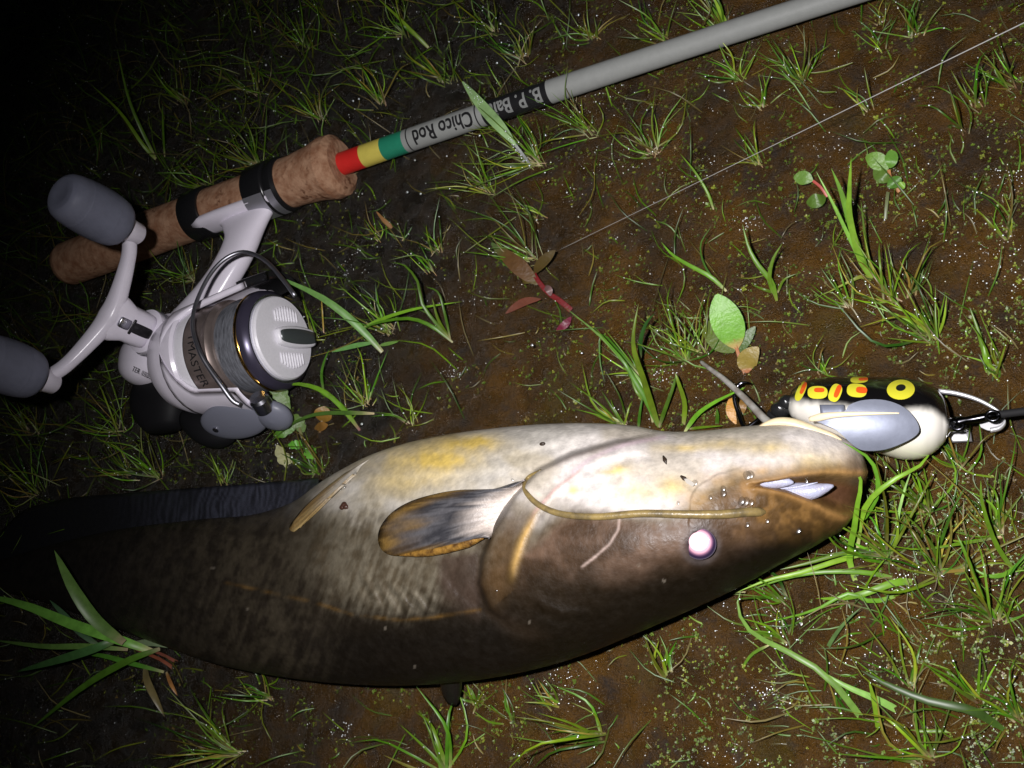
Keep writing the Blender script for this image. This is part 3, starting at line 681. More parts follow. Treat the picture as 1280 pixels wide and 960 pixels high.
for sg in (-1, 1):
    for k in range(9):
        x = -11 + k * 2.1; hh = math.sqrt(max(0.5, 1 - ((k - 4) / 5.2) ** 2)) * 5.0
        MB().tube([fo + g1 * x / 1000 + g2 * sg * q / 1000 - AX * 0.0001 for q in np.linspace(8.3, 8.3 + hh * 1.6, 5)], 0.00055, 6).build('rib', SILV, drag)
# skirt lettering
def skirt_text(txt, a_mid, phi_start, height, m):
    cu = bpy.data.curves.new('t', 'FONT'); cu.body = txt; cu.size = 1.0; cu.resolution_u = 3
    ob = bpy.data.objects.new('t', cu); scene.collection.objects.link(ob); bpy.context.view_layer.update()
    dg = bpy.context.evaluated_depsgraph_get(); me = bpy.data.meshes.new_from_object(ob.evaluated_get(dg))
    v, f = sliced(me, 0)
    bpy.data.objects.remove(ob); bpy.data.curves.remove(cu); bpy.data.meshes.remove(me)
    ph = phi_start + v[:, 0] * height / 26.4; a = a_mid + (v[:, 1] - 0.35) * height
    vv = np.array([axis_o + AX * q / 1000 + cyl(p_) * 26.35 / 1000 for q, p_ in zip(a, ph)])
    return mesh('lettering', vv, f, m, spool, smooth=False)
skirt_text('YMASTER', 154, math.radians(-4), 7.0, INK)
# bail wire
bw = np.array([(300, 506, 44), (290, 500, 47), (276, 481, 52), (261, 460, 56), (250, 441, 59), (242, 417, 60), (241, 398, 60), (246, 376, 58), (262, 344, 54), (282, 323, 50), (306, 315, 46), (332, 326, 44), (354, 350, 42), (369, 370, 40)])
bwp = crom(bw, 60)
MB().tube(PV(bwp[:, 0], bwp[:, 1], bwp[:, 2] / 1000), np.interp(np.linspace(0, 1, 60), [0, 0.5, 1], [1.25, 1.0, 1.1]) / 1000, 10).build('bail_wire', mat('bail_metal', srgb(170, 170, 178), rough=0.42, metal=1.0), reel)
# foot, stem and body
def ellring(c, e1_, e2_, n=24, p=2.4):
    out = []
    for k in range(n):
        t = 2 * math.pi * k / n; c_, s_ = math.cos(t), math.sin(t)
        out.append(c + e1_ * np.sign(c_) * abs(c_) ** (2 / p) + e2_ * np.sign(s_) * abs(s_) ** (2 / p))
    return out
stem_c = crom([(152, 9, 15), (152, 18, 16.5), (151, 30, 18), (146, 44, 20), (134, 60, 21), (117, 75, 22), (104, 86, 22)], 26)
ha = np.interp(np.linspace(0, 1, 26), [0, 0.12, 0.3, 0.55, 0.8, 1], [26, 18, 12, 10, 12, 15]); hz = np.interp(np.linspace(0, 1, 26), [0, 0.3, 1], [5, 6.5, 8])
rings = []
tg = np.gradient(stem_c, axis=0)
for i in range(26):
    t_ = tg[i] / np.linalg.norm(tg[i]); nrm_ = np.array([t_[1], -t_[0], 0]); nrm_ /= np.linalg.norm(nrm_)
    if nrm_[0] < 0: nrm_ = -nrm_
    c_ = Wr(*stem_c[i]); e_ = AX * nrm_[0] + SX * nrm_[1]
    rings.append(ellring(c_, e_ * ha[i] / 1000, ZX * hz[i] / 1000))
MB().loft(rings).build('stem', WHT, reel)
ft = [ellring(Wr(a, np.polyval(_cf, a) + 10.5, 16.5), SX * hs / 1000, ZX * hz_ / 1000, 16) for a, hs, hz_ in ((116, 3.4, 7.2), (122, 3.6, 8.5), (135, 3.8, 9), (160, 3.8, 9), (172, 3.4, 8), (177, 3, 7))]
MB().loft(ft).build('foot', WHT, reel)
bd = []
for t in np.linspace(0, 1, 16):
    a = 74 + 36 * t; k = math.sin(math.pi * (0.12 + 0.80 * t)) ** 0.5
    bd.append(ellring(Wr(a, 88 + 5 * t, 19 + 4 * t), SX * (15 * k) / 1000, ZX * (16 * k) / 1000, 28, 2.8))
gear = MB().loft(bd).build('body', WHT, reel)
def flat_text(txt, org, ux, uy, size, m, parent):
    cu = bpy.data.curves.new('t', 'FONT'); cu.body = txt; cu.size = 1.0; cu.resolution_u = 2
    ob = bpy.data.objects.new('t', cu); scene.collection.objects.link(ob); bpy.context.view_layer.update()
    dg = bpy.context.evaluated_depsgraph_get(); me = bpy.data.meshes.new_from_object(ob.evaluated_get(dg))
    v = np.array([q.co for q in me.vertices]); f = [tuple(p.vertices) for p in me.polygons]
    bpy.data.objects.remove(ob); bpy.data.curves.remove(cu); bpy.data.meshes.remove(me)
    return mesh('lettering', org + np.multiply.outer(v[:, 0] * size, ux) + np.multiply.outer(v[:, 1] * size, uy), f, m, parent, smooth=False)
GINK = mat('grey_ink', srgb(88, 86, 92), rough=0.5)
_pa = P(166, 459, 0.0372); _pb = P(198, 474, 0.0372); _ux = (_pb - _pa) / np.linalg.norm(_pb - _pa); _uy = np.cross(ZX, _ux)
flat_text('TER 1000', _pa - _uy * 0.002, _ux, _uy, 0.0040, GINK, gear)
# black rear housing
MATB = mat('matte_black', (0.008, 0.008, 0.009), rough=0.6, spec=0.2)
bk = []
for t in np.linspace(0, 1, 14):
    s_ = 98 + 32 * t; k = math.sin(math.pi * (0.2 + 0.68 * t)) ** 0.6
    bk.append(ellring(Wr(92 + 6 * t, s_, 14), AX * 19 * k / 1000, ZX * 12 * k / 1000, 24, 2.6))
MB().loft(bk).build('rear_housing', MATB, reel)
bk = [ellring(Wr(112 + 34 * t, RS + 25 + 12 * math.sin(t * math.pi * 0.5), 11), SX * 10 * math.sin(math.pi * (0.1 + 0.8 * t)) ** 0.5 / 1000, ZX * 9 * math.sin(math.pi * (0.1 + 0.8 * t)) ** 0.5 / 1000, 20) for t in np.linspace(0, 1, 12)]
MB().loft(bk).build('rear_housing', MATB, reel)
# handle
HA, HS = 113.5, 86.0
hub = MB().lathe(Wr(HA, HS, 0), ZX, mmseg([[(20, 17), (34, 14.5)], [(34, 14.5), (36, 11.5), (39, 11.0)], [(39, 11.0), (40, 12.6), (46, 12.2)], [(46, 12.2), (47.5, 8)]]), 32).build('handle_hub', WHT, reel)
ends = [np.array([139, 51, 85.0]), np.array([89, 121, 85.0])]
mid = np.array([HA, HS, 68.0])
dv = (ends[1] - ends[0]); dv /= np.linalg.norm(dv)
dW = AX * dv[0] + SX * dv[1]; dW /= np.linalg.norm(dW); nW = np.cross(ZX, dW)
MB().loft([ellring(Wr(HA, HS, z), dW * a_ / 1000, nW * b_ / 1000, 24, 3.2) for z, a_, b_ in ((46, 9.4, 7.4), (50, 9.8, 7.8), (60, 10, 7.6), (66, 12.5, 6.8), (71, 13, 5.6), (74, 8, 3))]).build('handle_hinge', WHT, reel)
armc = crom([ends[0], ends[0] * 0.75 + mid * 0.25 + [0, 0, -3.0], ends[0] * 0.3 + mid * 0.7 + [0, 0, -1.5], mid + [0, 0, 1.5], ends[1] * 0.3 + mid * 0.7 + [0, 0, -1.5], ends[1] * 0.75 + mid * 0.25 + [0, 0, -3.0], ends[1]], 40)
rw = np.interp(np.linspace(0, 1, 40), [0, 0.2, 0.5, 0.8, 1], [3.9, 4.0, 6.2, 4.0, 3.9])
rings = []
tga = np.gradient(armc, axis=0)
for i in range(40):
    t_ = AX * tga[i][0] + SX * tga[i][1] + ZX * tga[i][2]; t_ /= np.linalg.norm(t_); up_ = np.cross(t_, nW)
    rings.append(ellring(Wr(*armc[i]), nW * rw[i] / 1000, up_ * rw[i] * 0.8 / 1000, 20, 2.6))
MB().loft(rings).build('handle_arm', WHT, reel)
# hinge insert, chrome screw, side screws on the face turned to the camera
cdir = CAM - Wr(HA, HS, 58); side = dW * (dW @ cdir) * 0 + nW * np.sign(nW @ cdir)
def plate(c, e1_, e2_, h, m, name, parent, p=5):
    n_ = np.cross(e1_, e2_); n_ /= np.linalg.norm(n_)
    return MB().loft([ellring(c - n_ * h, e1_, e2_, 20, p), ellring(c + n_ * h * 0.7, e1_, e2_, 20, p), ellring(c + n_ * h, e1_ * 0.9, e2_ * 0.85, 20, p)]).build(name, m, parent)
hinge = plate(Wr(HA, HS, 54) + side * 0.0071, ZX * 0.0068, dW * 0.0029, 0.0008, BLK, 'hinge_slot', hub)
plate(Wr(HA, HS, 64.5) + side * 0.0066, ZX * 0.0036, dW * 0.0029, 0.0012, CHR, 'hinge_catch', hub)
plate(Wr(HA, HS, 60) + side * 0.0074, ZX * 0.0008, dW * 0.0042, 0.0007, BLK, 'hinge_pin', hub)
for sg in (-1, 1): plate(Wr(HA, HS, 53) + dW * sg * 0.0078 + side * 0.002, ZX * 0.0034, side * 0.0018, 0.0009, CHR, 'screw', hub)
for e in ends:
    c_ = Wr(e[0], e[1], 0)
    MB().lathe(c_, ZX, mmseg([[(77.5, 0.1), (77.5, 4.4)], [(77.5, 4.4), (79, 5.8), (88, 6.2)], [(88, 6.2), (89, 5.4)]]), 24).build('arm_end', WHT, reel)
    pr = [(89.5, 9.0), (90.5, 10.8), (93, 12.2), (97, 12.9)]
    for k in range(52):
        z = 98 + k * 0.42; pr.append((z, 13.0 + 0.35 * math.sin(k / 52 * 3.6) - 0.5 * (k / 52) ** 2 + (0.22 if k % 2 else -0.12) * (1 if 6 < k < 44 else 0)))
    pr += [(121, 12.0), (123.5, 11.2), (125, 10.0), (125.8, 8.6)]
    knob = MB().lathe(c_, ZX, mmseg([[(89, 5.0), (89.5, 9.5)], pr, [(125.8, 8.6), (126.2, 6.4), (125.8, 4.5), (125.6, 0.05)]]), 40).build('handle_knob', RUB, reel)
    MB().lathe(c_, ZX, mmseg([[(87.8, 7.4), (89.4, 7.4)]]), 24).build('washer', BLK, knob)

# ------------------------------------------------------------------ fishing line above the mud
LN = mat('fishing_line', srgb(158, 158, 154), rough=0.4, spec=0.5)
q = np.linspace(0, 1, 60)
lx = 700 + (1330 - 700) * q; ly = 312 + (4 - 312) * q; lz = 0.003 + 0.058 * q
ln = MB().tube(PV(lx, ly, lz), np.interp(q, [0, 0.35, 1], [0.00008, 0.00013, 0.00025]), 8).build('fishing_line', LN)
tag(ln, 'thin pale fishing line stretched above the bare mud', 'fishing line')

# ------------------------------------------------------------------ lure
LU = [(984, 506), (987, 494), (994, 484), (1006, 477), (1030, 472), (1060, 470.5), (1100, 471), (1135, 472.5), (1158, 479), (1174, 490), (1184, 506), (1189, 528)]
LL = [(984, 508), (987, 517), (994, 524), (1006, 530), (1030, 540), (1060, 553), (1100, 567), (1135, 575), (1158, 571), (1174, 560), (1184, 546), (1189, 530)]
LC = [(984, 1.5), (990, 6), (1000, 9), (1030, 13), (1080, 16), (1130, 17), (1160, 14.5), (1178, 10), (1186, 6), (1189, 2)]
LZC = 18.5
def lure_z(px, py):
    yu = interp(px, LU); yl = interp(px, LL); c = interp(px, LC); q = np.clip(1 - 2 * (py - yu) / np.maximum(yl - yu, 1e-6), -1, 1)
    return (LZC + c * (np.sqrt(np.maximum(0, 1 - q * q)) + 0.16 * q)) / 1000
lu_ = 984 + 205 * (1 - np.cos(np.linspace(0, math.pi, 150))) / 2
lt = np.linspace(0, 2 * math.pi, 121)[:-1]
LX, LT = np.meshgrid(lu_, lt, indexing='ij')
lyu = interp(LX, LU); lyl = interp(LX, LL); LY = lyu + (lyl - lyu) * (1 - np.cos(LT)) / 2
LZ = LZC + interp(LX, LC) * (np.sin(LT) + 0.16 * np.cos(LT))
bnd = interp(LX, [(984, 498), (1000, 500), (1030, 503), (1080, 508), (1120, 513), (1150, 509), (1170, 513), (1189, 529)])
lcol = mix(S3(14, 13, 14), S3(232, 228, 218), sstep(-5, 9, LY - bnd + 3 * (fbm(LX / 6, LY / 6, 33, 2) - 0.5)))
lcol = mix(lcol, S3(228, 226, 196), sstep(540, 570, LY) * 0.8)
lcol = mix(lcol, S3(14, 13, 14), sstep(1180, 1187, LX) * (1 - sstep(520, 534, LY)))
lure = thing('fishing_lure', 'black and white plug lure with yellow spots and metal wings by the fish mouth', 'fishing lure', P(1090, 530, 0))
PAINT = mat('lure_paint', attr=True, rough=0.18, spec=0.5, coat=0.5)
lb = mesh('body', PV(LX, LY, LZ / 1000), grid_faces(150, 120, True)[:, ::-1].copy(), PAINT, lure, col=lcol.reshape(-1, 3))
def decal(cx, cy, rx, ry, rot, m, name, parent, lift=0.00018, zf=lure_z, pw=2.0, n=28, rr=5):
    v = []; k = math.cos(math.radians(rot)), math.sin(math.radians(rot))
    for i in range(rr + 1):
        for j in range(n):
            t = 2 * math.pi * j / n; c_, s_ = math.cos(t), math.sin(t)
            x = np.sign(c_) * abs(c_) ** (2 / pw) * rx * i / rr; y = np.sign(s_) * abs(s_) ** (2 / pw) * ry * i / rr
            v.append((cx + x * k[0] - y * k[1], cy + x * k[1] + y * k[0]))
    v = np.array(v); w_ = PV(v[:, 0], v[:, 1], zf(v[:, 0], v[:, 1]) + lift)
    return mesh(name, w_, grid_faces(rr + 1, n, True), m, parent)
YLW = mat('yellow_spot', srgb(214, 208, 56), rough=0.2, coat=0.5); ORG = mat('orange_spot', srgb(232, 92, 34), rough=0.2, coat=0.5)
for cx, cy, rx, ry, rot, ox, oy, orx, ory in ((1001, 489, 5, 13, 24, 1004, 485, 2.6, 8), (1022, 490.5, 12.5, 8, 0, 1024, 487.5, 6.5, 2.9), (1044, 491, 7.5, 11.5, 22, 1047, 489, 3.2, 8.5),
                                              (1071, 488, 12.5, 8.5, 5, 1077, 487.5, 7, 4), (1074, 474.5, 11, 4.2, -3, 1079, 473.8, 6, 2.0)):
    sp = decal(cx, cy, rx, ry, rot, YLW, 'spot', lb, pw=2.6)
    decal(ox, oy, orx, ory, rot, ORG, 'spot_centre', lb, 0.00032, pw=3.0, n=20, rr=3)
ey = decal(1126, 487, 17.5, 12.5, -3, YLW, 'eye', lb)
decal(1126, 484.5, 6.2, 4.2, -8, INK, 'eye_pupil', lb, 0.00034, n=20, rr=3)
def blade(outline, cen, zf, name, m, parent, thick=0.0007, nr=10):
    o = np.asarray(outline, float); k = len(o); T = np.linspace(0.012, 1, nr)
    px = cen[0] + (o[:, 0] - cen[0])[None] * T[:, None]; py = cen[1] + (o[:, 1] - cen[1])[None] * T[:, None]
    top_ = PV(px, py, zf(px, py)); bot = top_ - np.array([0, 0, thick])
    g = [tuple(q) for q in grid_faces(nr, k, True)] + [tuple(range(k))]; nn = nr * k
    rim = np.concatenate([top_[-1], bot[-1]]); f = g + [tuple(i + nn for i in q)[::-1] for q in g]
    f += [(2 * nn + i, 2 * nn + (i + 1) % k, 2 * nn + k + (i + 1) % k, 2 * nn + k + i) for i in range(k)]
    return mesh(name, np.concatenate([top_.reshape(-1, 3), bot.reshape(-1, 3), rim]), f, m, parent)
WING = mat('brushed_wing', srgb(130, 135, 150), rough=0.5, metal=0.5, var=0.14, vscale=130, bump=0.03, bscale=700)
wo_ = crom([(1012, 524), (1030, 520), (1055, 514), (1062, 506), (1080, 500), (1105, 500), (1128, 508), (1143, 522), (1149, 536), (1144, 545), (1128, 554), (1105, 562), (1080, 563), (1066, 556), (1046, 538), (1026, 529)], 60)
def wing_z(px, py):
    r = ((px - 1095) / 60) ** 2 + ((py - 532) / 34) ** 2
    return (lure_z(np.clip(px, 990, 1180), np.clip(py, 500, 550)) * 0 + (LZC + 21.2 - 2.6 * (1 - np.clip(r, 0, 1.2)) - 0.055 * (py - 532) - 0.05 * np.maximum(0, 1050 - px)) / 1000)
wing = blade(wo_, (1092, 531), wing_z, 'wing', WING, lure)
rb = crom([(1012, 524), (1040, 519), (1080, 517), (1124, 516.5)], 24)
IV = mat('reflection_rib', srgb(232, 216, 180), rough=0.3, spec=0.5)  # yellowish reflection on the wing's crease, put into the rib's colour
MB().tube(PV(rb[:, 0], rb[:, 1], wing_z(rb[:, 0], rb[:, 1]) + 0.0006), np.interp(np.linspace(0, 1, 24), [0, 0.15, 0.5, 1], [0.9, 1.5, 0.95, 0.25]) / 1000, 8).build('wing_rib', IV, wing)
MB().loft([ellring(P(x, 513.5, 0.036), np.array([0, 0.0022, 0]), ZX * 0.0014, 12, 4) for x in (1026, 1030, 1050, 1056)]).build('hinge_bracket', WING, lure)
w2 = crom([(1176, 490), (1196, 492), (1220, 499), (1240, 509), (1255, 521), (1256, 527), (1246, 535), (1232, 533), (1215, 522), (1195, 515), (1180, 512)], 44)
WING2 = mat('polished_wing', srgb(190, 190, 192), rough=0.42, metal=0.8)
stp = crom([(1174, 489), (1196, 492), (1220, 499), (1240, 509), (1253, 519), (1257, 527), (1250, 535), (1238, 538)], 40)
MB().loft([ellring(P(u_, v_, 0.017 - 0.00004 * (u_ - 1174)), np.array([0.0, 0.0008, 0.0]) + ZX * 0.0, ZX * 0.0013, 10, 3) for u_, v_ in stp]).build('wing_rim', mat('bright_rim', srgb(225, 225, 228), rough=0.35, metal=0.6), lure)
w2 = crom([(1222, 524), (1236, 519), (1250, 519), (1256, 526), (1250, 534), (1237, 538), (1226, 534)], 30)
wg2 = blade(w2, (1240, 528), lambda px, py: (14.5 + 0.0 * px) / 1000, 'wing', WING2, lure, 0.0011)
MB().loft([ellring(P(x, 545 - 0.05 * (x - 1185), 0.006), np.array([0, 0.0026, 0]), ZX * 0.0008, 12, 3) for x in (1184, 1192, 1206, 1214)]).build('lower_tab', WING2, lure)
# nose eye, swivel, leader
MB().lathe(P(1180, 531, 0.021), P(1192, 531, 0.021) - P(1180, 531, 0.021), mmseg([[(-1, 0.1), (-1, 3.8)], [(-1, 3.8), (1.2, 3.9)], [(1.2, 3.9), (2, 2.6)], [(2, 2.6), (5.5, 2.2)], [(5.5, 2.2), (6.2, 0.1)]]), 20).build('nose_screw', CHR, lure)
sw = MB(); cpt = [(1190, 529), (1200, 527), (1208, 525), (1222, 523), (1236, 520), (1247, 519)]
sw.tube([P(u, v, 0.024) for u, v in cpt], [0.0014, 0.0019, 0.0012, 0.0016, 0.0013, 0.0010], 10)
a_ = np.linspace(0, 2 * math.pi, 18)
sw.tube([P(1197 + 8 * math.cos(t), 530 + 7 * math.sin(t), 0.024) for t in a_], 0.0008, 8)
sw.tube([P(1241 + 8 * math.cos(t), 520 + 6 * math.sin(t), 0.026) for t in a_], 0.0007, 8)
sw.build('swivel', mat('dark_steel', srgb(60, 60, 64), rough=0.2, metal=1.0), lure)
ld = MB().tube(PV(np.linspace(1246, 1330, 14), np.linspace(518.5, 508, 14), np.full(14, 0.025)), 0.0014, 8).build('leader', mat('leader_braid', (0.012, 0.012, 0.013), rough=0.75, spec=0.2), lure)
# rear hook hanger and hook
hk = MB(); hk.ellipsoid(P(976, 512, 0.018), [np.array([0.0042, 0, 0]), np.array([0, 0.0034, 0]), np.array([0, 0, 0.004])], 12, 8)
hk.ellipsoid(P(968, 518, 0.016), [np.array([0.0032, 0, 0]), np.array([0, 0.0026, 0]), np.array([0, 0, 0.003])], 12, 8)
hk.ellipsoid(P(983, 503, 0.02), [np.array([0.003, 0, 0]), np.array([0, 0.003, 0]), np.array([0, 0, 0.003])], 12, 8)
hk.build('hook_hanger', BLK, lure)
HKM = mat('hook_steel', srgb(120, 120, 132), rough=0.16, metal=1.0)
hp = crom([(966, 520, 15), (952, 522, 10), (932, 534, 9), (923, 516, 9), (918, 497, 10), (921, 484, 10), (930, 478, 10), (941, 480, 8)], 40)
MB().tube(PV(hp[:, 0], hp[:, 1], hp[:, 2] / 1000), np.interp(np.linspace(0, 1, 40), [0, 0.8, 1], [0.9, 0.9, 0.2]) / 1000, 8).build('hook', HKM, lure)
# ------------------------------------------------------------------ plants
BLADE = mat('grass_blade', attr=True, rough=0.36, spec=0.26, var=0.25, vscale=180, random_hue=0.025)
LEAF = mat('broad_leaf', attr=True, rough=0.42, spec=0.4, var=0.14, vscale=300, bump=0.3, bscale=700, random_hue=0.012)
GREENS = [(88, 130, 22), (76, 118, 20), (102, 142, 26), (66, 104, 20), (110, 140, 36), (90, 112, 30), (106, 118, 28), (124, 112, 46)]
def ribbon(ctrl, width, prof, n=9, fold=0.25, twist=0.0, face=0.6, wob=0.0):
    """curved strip: ctrl = (u, v, z mm) points, width in mm; returns vertices (n x 3) and the position along"""
    c = crom(ctrl, n); c[:, 2] = np.maximum(c[:, 2], 0.0)
    p = PV(c[:, 0], c[:, 1], c[:, 2] / 1000.0)
    tg = np.gradient(p, axis=0); tg /= np.linalg.norm(tg, axis=1)[:, None] + 1e-12
    t = np.linspace(0, 1, n); wd = width / 2000.0 * prof(t)
    nr = (CAM - p); nr /= np.linalg.norm(nr, axis=1)[:, None]
    nr = nr * face + np.array([0, 0, 1.0]) * (1 - face)
    sd = np.cross(tg, nr); sd /= np.linalg.norm(sd, axis=1)[:, None] + 1e-12
    up = np.cross(sd, tg)
    a = twist * t + wob
    sd2 = sd * np.cos(a)[:, None] + up * np.sin(a)[:, None]; up2 = np.cross(sd2, tg)
    L = p + sd2 * wd[:, None] + up2 * (wd * fold)[:, None]; Rr = p - sd2 * wd[:, None] + up2 * (wd * fold)[:, None]
    return np.stack([L, p, Rr], 1), t
GRASSP = lambda t: np.minimum(1, 0.45 + t * 3.5) * (1 - t ** 2.2) ** 0.8 + 0.02
LEAFP = lambda t: np.sin(np.pi * np.clip(t * 0.97 + 0.015, 0, 1)) ** 0.75 + 0.02
def strip(name, ctrl, width, parent, colr, prof=GRASSP, n=9, fold=0.25, base=None, tip=None, m=None, dew=0.0, basew=0.14, **kw):
    v, t = ribbon(ctrl, width, prof, n, fold, **kw)
    c = np.repeat(np.array(srgb(*colr))[None], n, 0)
    if base is not None: c = mix(np.repeat(np.array(srgb(*base))[None], n, 0), c, sstep(basew * 0.3, basew * 1.6, t))
    if tip is not None: c = mix(c, np.repeat(np.array(srgb(*tip))[None], n, 0), sstep(0.75, 1.0, t))
    ob = mesh(name, v, [tuple(q) for q in grid_faces(n, 3)], m or BLADE, parent, col=np.repeat(c, 3, 0))
    if dew:
        for _ in range(max(1, int(dew)) if rng.random() < dew else 0):
            k = rng.randrange(1, n - 1); q = v[k, 1] * 0.6 + v[k, 2 * rng.randrange(2)] * 0.4
            DEW.append((*q, rng.choice((0.2, 0.25, 0.35, 0.5)) / 1000))
    return ob
def away(u, v):
    d = np.array([u - NADIR[0], v - NADIR[1]]); return d / np.linalg.norm(d)
def pxmm(u, v): return FOC / np.linalg.norm(P(u, v, 0) - CAM) / 1000.0
def tuft(u, v, n, lmin, lmax, a0, a1, where, wmm=0.9, group='thin grass tufts on the mud', name='grass_tuft', cat='grass', dew=0.6, rise=1.0, pale=True, dull=0.0):
    root = thing(name, where, cat, P(u, v, 0), group)
    n = int(n * 1.35)
    for k in range(n):
        ang = math.radians(a0 + (a1 - a0) * ((k + rng.random()) / n) + rng.gauss(0, 14)); L = (lmin + (lmax - lmin) * rng.random()) * (1 if rng.random() > 0.3 else rng.uniform(0.35, 0.8))
        bu, bv = u + rng.gauss(0, 4.5), v + rng.gauss(0, 3.0)
        dx, dy = math.cos(ang), -math.sin(ang); al = max(0.0, float(np.dot(away(u, v), (dx, dy))))
        Lmm = L / pxmm(u, v); top = Lmm * (0.18 + 0.55 * al) * rng.uniform(0.5, 1.15) * rise
        bend = rng.gauss(0, 0.11) * L; nx, ny = -dy, dx
        droop = rng.random()
        g0 = gz(P(bu, bv, 0)) * 1000 - 0.6
        if droop < 0.2:      # arches over and hangs
            ctrl = [(bu, bv, g0), (bu + dx * L * .35 + nx * bend * .4, bv + dy * L * .35 + ny * bend * .4, g0 + top * .75), (bu + dx * L * .75 + nx * bend, bv + dy * L * .75 + ny * bend, g0 + top), (bu + dx * L * 1.0 + nx * bend * 2.2, bv + dy * L * 1.0 + ny * bend * 2.2 + 4, g0 + top * 0.6)]
        else:
            ctrl = [(bu, bv, g0), (bu + dx * L * .45 + nx * bend, bv + dy * L * .45 + ny * bend, g0 + top * .6), (bu + dx * L, bv + dy * L, g0 + top)]
        c = rng.choice(GREENS); j = rng.uniform(0.66, 1.06) * (1 - dull)
        c = tuple(min(255, q * j) for q in c)
        bs = rng.choice(((176, 160, 130), (150, 120, 92), (120, 130, 70))) if pale else (110, 120, 60)
        strip('blade', ctrl, wmm * rng.uniform(0.45, 1.0), root, c, n=8, base=bs, basew=0.12, dew=dew, twist=rng.uniform(-0.8, 0.8), face=rng.uniform(0.3, 0.9), fold=rng.uniform(0.15, 0.5))
    return root
T = tuft
T(925, 98, 13, 34, 62, 55, 185, 'thin grass tuft touching the grey rod blank, sparkling with dew')
T(1003, 103, 15, 34, 74, 55, 170, 'thin grass tuft just below the grey rod blank, spread wide')
T(953, 134, 9, 28, 52, 50, 175, 'small grass tuft with short splayed blades below the grey rod blank')
T(740, 166, 16, 50, 95, 95, 185, 'grass tuft whose blades cross the black lettered band of the rod')
T(818, 192, 14, 46, 92, 65, 165, 'grass tuft with long blades leaning onto the grey rod blank')
T(672, 205, 24, 60, 130, 105, 195, 'dense grass tuft under the lettered rod blank beside the dewy leaf', 0.9)
T(612, 240, 14, 40, 90, 80, 190, 'loose grass tuft below the lettered part of the rod', 0.8)
T(668, 325, 17, 70, 150, 118, 168, 'long arching grass tuft above the red stemmed weed', 0.9)
T(676, 273, 8, 36, 62, 110, 185, 'short grass tuft between the arching tuft and the lettered rod', 0.8)
T(545, 316, 9, 42, 74, 75, 155, 'small upright grass tuft below the cork end of the rod', 0.8)
T(542, 340, 6, 36, 70, 110, 160, 'sparse grass tuft with a reddish base below the cork end of the rod', 0.8)
T(476, 300, 7, 30, 60, 85, 170, 'little grass tuft with a brown stub close to the cork end', 0.8)
T(500, 298, 5, 26, 44, 70, 140, 'few short grass blades right of the brown stub', 0.8)
T(487, 415, 15, 50, 105, 100, 160, 'grass tuft between the reel and the arching flat blades', 0.9)
T(515, 528, 8, 36, 62, 80, 160, 'small pale based grass tuft above the fish belly', 0.9)
T(458, 506, 15, 44, 86, 60, 172, 'round grass tuft between the reel spool and the fish belly', 0.9)
T(396, 592, 17, 34, 66, 70, 165, 'bright grass tuft squeezed against the dark fish fin', 0.9)
T(200, 597, 12, 50, 100, 118, 178, 'grass tuft with a pinkish base between reel and fish tail', 0.9)
T(167, 592, 12, 44, 90, 115, 175, 'grass tuft in deep shade between reel and fish tail', 0.9)
T(280, 606, 7, 30, 60, 70, 130, 'thin grass blades rising behind the dark anal fin', 0.9)
T(48, 618, 14, 44, 100, 95, 170, 'dim grass tuft above the tail of the fish', 0.9)
T(40, 540, 12, 40, 90, 90, 175, 'dim grass tuft beneath the lower grey reel knob', 0.9)
T(1142, 46, 9, 36, 62, 45, 140, 'dewy grass tuft between the rod blank and the fishing line', 0.9)
T(1103, 32, 7, 26, 48, 60, 160, 'small sparkling grass tuft close to where the rod leaves', 0.8)
T(1098, 64, 6, 24, 48, 40, 150, 'thin few bladed grass tuft between rod and fishing line', 0.8)
T(1085, 140, 5, 32, 66, 95, 170, 'grass sprig that the fishing line passes over', 0.9)
T(1228, 132, 7, 46, 80, 70, 150, 'grass tuft below the fishing line with stiff blades', 1.1)
T(1268, 110, 9, 40, 90, 80, 170, 'grass tuft at the far end of the fishing line', 0.9)
T(1206, 168, 4, 50, 84, 105, 135, 'sparse dewy grass sprig below the stiff bladed tuft', 0.9)
T(950, 208, 8, 36, 70, 80, 155, 'small reddish based grass tuft right under the fishing line', 0.9)
T(1166, 424, 17, 60, 138, 88, 168, 'tall tied looking grass tuft above the lure, blades close together', 1.2)
T(1118, 378, 14, 50, 120, 85, 145, 'upright grass tuft beside the broad yellow green blades above the lure', 1.1)
T(1135, 372, 8, 40, 90, 60, 110, 'grass blades rising between the two upright tufts above the lure', 1.0)
T(1062, 382, 8, 30, 76, 95, 175, 'low grass tuft left of the upright tufts above the lure', 0.9)
T(858, 452, 17, 44, 100, 60, 160, 'thick grass tuft left of the oval dock leaf', 0.9)
T(876, 440, 12, 50, 110, 85, 150, 'fine grass tuft touching the oval dock leaf', 0.8)
T(800, 470, 7, 40, 90, 100, 185, 'loose grass blades above the broad green shoot by the fish throat', 0.9)
T(782, 531, 9, 50, 110, 105, 155, 'grass tuft at the edge of the fish throat, blades leaning left', 1.3)
T(1028, 468, 9, 24, 60, 50, 150, 'little grass tuft growing right behind the spotted lure', 0.8)
T(1250, 470, 7, 40, 90, 85, 150, 'thin grass tuft on bare mud right of the lure', 0.9)
T(1262, 300, 7, 50, 110, 80, 130, 'narrow grass tuft on bare mud below the fishing line', 0.9)
T(1205, 590, 10, 50, 110, 70, 190, 'grass tuft below the black leader of the lure', 1.0)
T(1160, 640, 14, 60, 120, 60, 200, 'tangled grass tuft beyond the white belly of the lure', 1.1)
T(1112, 700, 18, 60, 150, 20, 200, 'big tangled grass tuft in front of the fish snout', 1.3)
